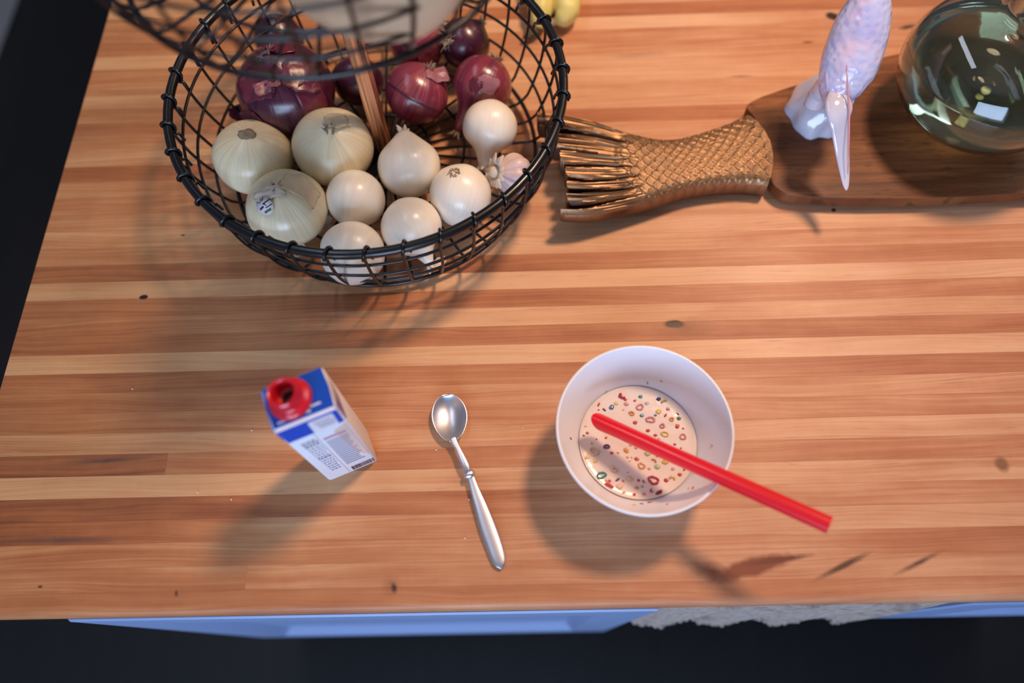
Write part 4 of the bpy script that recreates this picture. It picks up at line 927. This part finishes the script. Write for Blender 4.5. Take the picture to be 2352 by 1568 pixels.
CER = [(635, 485, 'a', 38, 'crimson', 2.3), (770, 490, 'b', 18, 'teal', 0), (915, 510, 'b', 19, 'navy', .3), (965, 535, 'a', 30, 'olive', .8), (725, 522, 'b', 12, 'red', 0), (648, 515, 'b', 14, 'red', 0), (655, 550, 'b', 20, 'pink', 0), (575, 545, 'b', 18, 'yellow', 0), (540, 575, 'b', 25, 'blue', 1),
       (480, 595, 'd', 18, 'navy', -.8), (435, 553, 'd', 19, 'red', 1), (820, 545, 'b', 16, 'grey', 0), (765, 575, 'r', 34, 'pink', 0), (915, 610, 'b', 24, 'yellow', 0), (990, 590, 'b', 16, 'mauve', 0), (1070, 630, 'd', 14, 'purple', -.7), (1078, 665, 'b', 18, 'green', 0), (970, 640, 'd', 18, 'red', .8),
       (1020, 672, 'r', 22, 'orange', 0), (780, 642, 'b', 18, 'blue', 0), (890, 640, 'b', 13, 'blue', 0), (850, 675, 'r', 38, 'pink', 0), (700, 625, 'r', 25, 'orange', 0), (728, 698, 'b', 20, 'red', 0), (945, 725, 'r', 26, 'pink', 0), (1065, 727, 'b', 20, 'red', .5), (830, 762, 'b', 17, 'red', 0), (890, 800, 'b', 15, 'red', 0),
       (965, 790, 'r', 32, 'yellow', 0), (1045, 872, 'b', 13, 'red', 0), (1110, 812, 'r', 32, 'pink', 0), (345, 780, 'b', 14, 'red', 0), (310, 800, 'b', 10, 'green', 0), (500, 890, 'r', 27, 'purple', 0), (540, 940, 'b', 16, 'red', 0), (400, 930, 'r', 46, 'peach', 0), (338, 980, 'b', 20, 'yellow', 0), (410, 1005, 'b', 19, 'yellow', 0),
       (458, 1120, 'r', 40, 'teal', 0), (655, 920, 'b', 24, 'orange', -.8), (665, 975, 'b', 12, 'orange', 0), (740, 990, 'b', 19, 'red', 0), (735, 900, 'b', 13, 'pink', 0), (828, 945, 'b', 26, 'pale green', 0), (905, 965, 'b', 13, 'blue', 0), (872, 1005, 'a', 26, 'orange', -.6), (968, 1012, 'b', 28, 'yellow', 0),
       (905, 1052, 'b', 25, 'pale green', 0), (780, 1045, 'r', 34, 'orange', 0), (575, 1065, 'a', 42, 'peach', 2.3), (840, 1067, 'b', 14, 'pink', 0), (588, 1155, 'd', 20, 'purple', .5), (630, 1165, 'd', 14, 'red', -.9), (522, 1165, 'b', 14, 'red', 0), (494, 1165, 'b', 13, 'orange', 0), (508, 1215, 'd', 38, 'red', -.5),
       (600, 1210, 'b', 26, 'peach', 0), (685, 1150, 'b', 30, 'peach', 0), (755, 1160, 'b', 14, 'red', 0), (795, 1170, 'd', 16, 'crimson', -1), (875, 1160, 'r', 48, 'crimson', 0), (975, 1160, 'b', 20, 'crimson', 0), (1022, 1150, 'a', 32, 'yellow', -.3), (1085, 1115, 'b', 18, 'red', 0), (1122, 1072, 'd', 18, 'dark red', .8),
       (740, 1220, 'r', 16, 'orange', 0), (785, 1210, 'b', 13, 'olive', 0), (868, 1240, 'a', 24, 'red', 2.0), (920, 1255, 'd', 34, 'dark red', .5), (720, 1280, 'b', 14, 'red', 0), (797, 1270, 'b', 17, 'pink', 0), (635, 1268, 'b', 13, 'grey', 0), (330, 728, 'b', 10, 'pink', 0), (1030, 1070, 'b', 15, 'pink', 0), (690, 880, 'b', 11, 'orange', 0)]
WALLC = [(720, 1355, 20, 'yellow', .05), (780, 1345, 18, 'purple', -.1), (845, 1333, 22, 'red', .1), (985, 1350, 14, 'red', 0), (1190, 1218, 20, 'red', .6), (1155, 1222, 15, 'orange', .3), (825, 383, 14, 'tan', -1), (935, 368, 13, 'tan', -.6), (215, 825, 20, 'red', 1.4), (497, 446, 11, 'grey', .8), (1455, 712, 8, 'pink', .9), (1340, 880, 16, 'pink', 1.0), (1190, 1110, 9, 'red', 0)]
def cpx(x, y): return x / 3.485 + 1250, y / 3.485 + 770
SHP = {'r': 'ring', 'a': 'broken ring', 'b': 'crumb', 'd': 'sliver'}
def place_word(p):
    d = p - BW; r = math.hypot(d.x, d.y); a = math.degrees(math.atan2(d.y, d.x)) % 360
    sec = ['right', 'back right', 'back', 'back left', 'left', 'front left', 'front', 'front right'][int(((a + 22.5) % 360) // 45)]
    if r < .016: return 'at the centre of the milk' if r < .009 else 'just off the centre of the milk, to the ' + sec
    return ('halfway out to the ' if r < .033 else 'by the ') + sec + (' edge' if r >= .033 else '') + ' of the milk'
rr = random.Random(12)
for k in range(34):
    a = rr.uniform(0, 6.28); r0 = 400 * math.sqrt(rr.random()); cc_ = (740 + r0 * math.cos(a), 790 + r0 * .80 * math.sin(a))
    if min(math.hypot(cc_[0] - c_[0], cc_[1] - c_[1]) - c_[3] for c_ in CER) > 22: CER.append((cc_[0], cc_[1], rr.choice('bbbd'), rr.uniform(8, 13), rr.choice(('red', 'pink', 'peach', 'crimson', 'yellow', 'orange')), rr.uniform(-1, 1)))
for i, (x, y, kd, sz, cl, rt) in enumerate(CER):
    px, py = cpx(x, y); p = P(px, py, MZ); r = sz / 3.485 * 1.0 * depth(p) / FPX; mb = MB(); rs = Vector((i * 3.1, i, 0))
    d = p - BW; rl = math.hypot(d.x, d.y)
    if rl > .0490: p = BW + d * (.0485 / rl); p.z = T + MZ
    if kd in 'ra':
        tr = max(.0008, r * (.22 if kd == 'r' and sz > 30 else .30)); n = 22; a1 = 2 * math.pi * (1 if kd == 'r' else .42); cl_ = kd == 'r'
        m_ = n if cl_ else n // 2
        wob = lambda a: 1 + .14 * math.sin(2 * a + i) + .08 * math.sin(3 * a + 2 * i)
        pts = [Vector(((r - tr) * wob(a1 * k / m_) * math.cos(rt + a1 * k / m_), (r - tr) * wob(a1 * k / m_) * .72 * math.sin(rt + a1 * k / m_), tr * .25 + .0002 * math.sin(k * 2.1))) for k in range(m_ if cl_ else m_ + 1)]
        mb.tube(pts, [tr * (1 + .18 * math.sin(k * 1.9 + i)) for k in range(len(pts))], 8, closed=cl_)
    else:
        mb.ball((0, 0, 0), r, 14, 9, (1.0, .42 if kd == 'd' else .8, .38))
        for k, v in enumerate(mb.v): mb.v[k] = v * (1 + .35 * mnoise.noise(v * 700 + rs))
    o = obj('cereal_piece', mb, MC[cl], None, world=False); o.location = p + Vector((0, 0, .0002)); o.rotation_euler = (0, 0, rt if kd in 'bd' else 0)
    tag(o, ('large ' if sz > 31 else 'small ' if sz < 15 else '') + cl + ' cereal ' + SHP[kd] + ' floating ' + place_word(p), 'cereal', 'cereal pieces floating in the milk')
def bowl_inner(z):     # inner radius at height
    ip = [(.0500, .0250), (.0515, .025), (.0600, .0395), (.0670, .055), (.0715, .068)]
    for a, b_ in zip(ip[1:], ip[2:]):
        if z <= b_[1]: f = (z - a[1]) / (b_[1] - a[1]); return a[0] + (b_[0] - a[0]) * f
    return .0715
for i, (x, y, sz, cl, rt) in enumerate(WALLC):
    px, py = cpx(x, y); best = None
    for k in range(200):
        z = .029 + k * .0002; p = P(px, py, z); e_ = abs(math.hypot(p.x - BW.x, p.y - BW.y) - bowl_inner(z) + .0004)
        if best is None or e_ < best[0]: best = (e_, p)
    p = best[1]; r = sz / 3.485 * .85 * depth(p) / FPX; mb = MB().ball((0, 0, 0), r, 12, 8, (1, .45, .22))
    for k, v in enumerate(mb.v): mb.v[k] = v * (1 + .35 * mnoise.noise(v * 700 + Vector((i, 0, 0))))
    d = (BW - p); d.z = .035; d.normalize(); q_ = d.to_track_quat('Z', 'Y')
    o = obj('cereal_piece', mb, MC[cl], None, world=False); o.location = p; o.rotation_mode = 'QUATERNION'; o.rotation_quaternion = q_ @ Quaternion((0, 0, 1), rt)
    w_ = place_word(p).split('by the ')[-1].replace(' edge of the milk', '')
    tag(o, cl + ' cereal fleck stuck inside the bowl, ' + w_ + ' side', 'cereal', 'cereal flecks stuck to the bowl wall')
# straw
m_straw = simple('red_plastic_straw', (.80, .010, .020), .25, var=.02, Coat_Weight=.3, Transmission_Weight=.0)
sA = P(1362, 962, .051); sB = P(1906, 1206, .1055); dv = (sB - sA); Ls = dv.length; dv.normalize(); upv = Vector((0, 0, 1)); upv = (upv - dv * upv.dot(dv)).normalized(); sv = dv.cross(upv)
ro, ri = .0068, .0062; seg = 36; mb = MB(); vs = []; fs = []
ts = [.009 * (1 - math.cos(math.pi / 2 * i / 14)) for i in range(14)] + [.009 + .041 * i / 16 for i in range(16)] + [.05 + (Ls - .05) * i / 12 for i in range(13)]
n = len(ts) - 1
def half_of(t):      # half angle of the wall that remains round the tube
    if t < .009: return math.asin(min(1, max(.02, math.sqrt(max(0, 1 - (1 - t / .009) ** 2))))) 
    k = min(1, max(0, (t - .030) / .014)); k = k * k * (3 - 2 * k); return math.pi / 2 + (math.pi / 2) * k
for lay, r in ((0, ro), (1, ri)):
    for t in ts:
        hf = half_of(t); wd_ = 1 + .08 * max(0, 1 - t / .04)
        for k in range(seg + 1):
            a = math.pi / 2 - hf + 2 * hf * k / seg; vs.append(sA + dv * t + (sv * math.cos(a) * wd_ + upv * math.sin(a)) * r)
W3 = seg + 1; n1 = (n + 1) * W3
for i in range(n):
    for k in range(seg): a = i * W3 + k; f = (a, a + 1, a + W3 + 1, a + W3); fs += [f, tuple(x + n1 for x in f[::-1])]
bd_ = [k for k in range(W3)] + [i * W3 + seg for i in range(1, n + 1)] + [n * W3 + k for k in range(seg - 1, -1, -1)] + [i * W3 for i in range(n - 1, 0, -1)]
fs += [(bd_[i], bd_[i] + n1, bd_[(i + 1) % len(bd_)] + n1, bd_[(i + 1) % len(bd_)]) for i in range(len(bd_))]
mb.add(vs, fs)
so = obj('straw', mb, m_straw, None, at=(sA + sB) / 2, angle=60); tag(so, 'thick bright red spoon straw lying across the bowl and out over its rim', 'straw')

# ------------------------------------------------------------------ crumbs on the worktop
m_crumb = simple('sugar_crumb', (.85, .80, .80), .4)
for i, (px, py, lb) in enumerate(((454, 1131, 'below the left strips'), (531, 1147, 'left of the carton shadow'), (1068, 1236, 'left of the spoon handle'), (1200, 983, 'between the spoon and the bowl'), (1077, 1147, 'touching the spoon handle'), (1002, 1033, 'left of the spoon neck'), (304, 893, 'in the plain left area'), (578, 988, 'left of the carton'))):
    p = P(px, py, .0005); mb = MB().ball((0, 0, 0), .00075, 8, 6)
    for k, v in enumerate(mb.v): mb.v[k] = v * (1 + .5 * mnoise.noise(v * 2000 + Vector((i, 0, 0))))
    o = obj('crumb', mb, m_crumb, None, world=False); o.location = p
    tag(o, 'tiny white crumb on the worktop ' + lb, 'crumb', 'white crumbs scattered on the worktop')

# tell apart the pieces whose words came out the same
byl = {}
for o in bpy.data.objects:
    if o.parent is None and 'label' in o and 'cereal' in o['label'] and o.name.startswith('cereal_piece'): byl.setdefault(o['label'], []).append(o)
for lb, os_ in byl.items():
    if len(os_) > 1:
        os_.sort(key=lambda q: q.location.x); words = ['left of two', 'right of two'] if len(os_) == 2 else ['leftmost', 'second from left', 'third from left', 'fourth from left', 'fifth from left', 'sixth from left'][:len(os_)]
        for q, w_ in zip(os_, words): q['label'] = lb + ', ' + w_
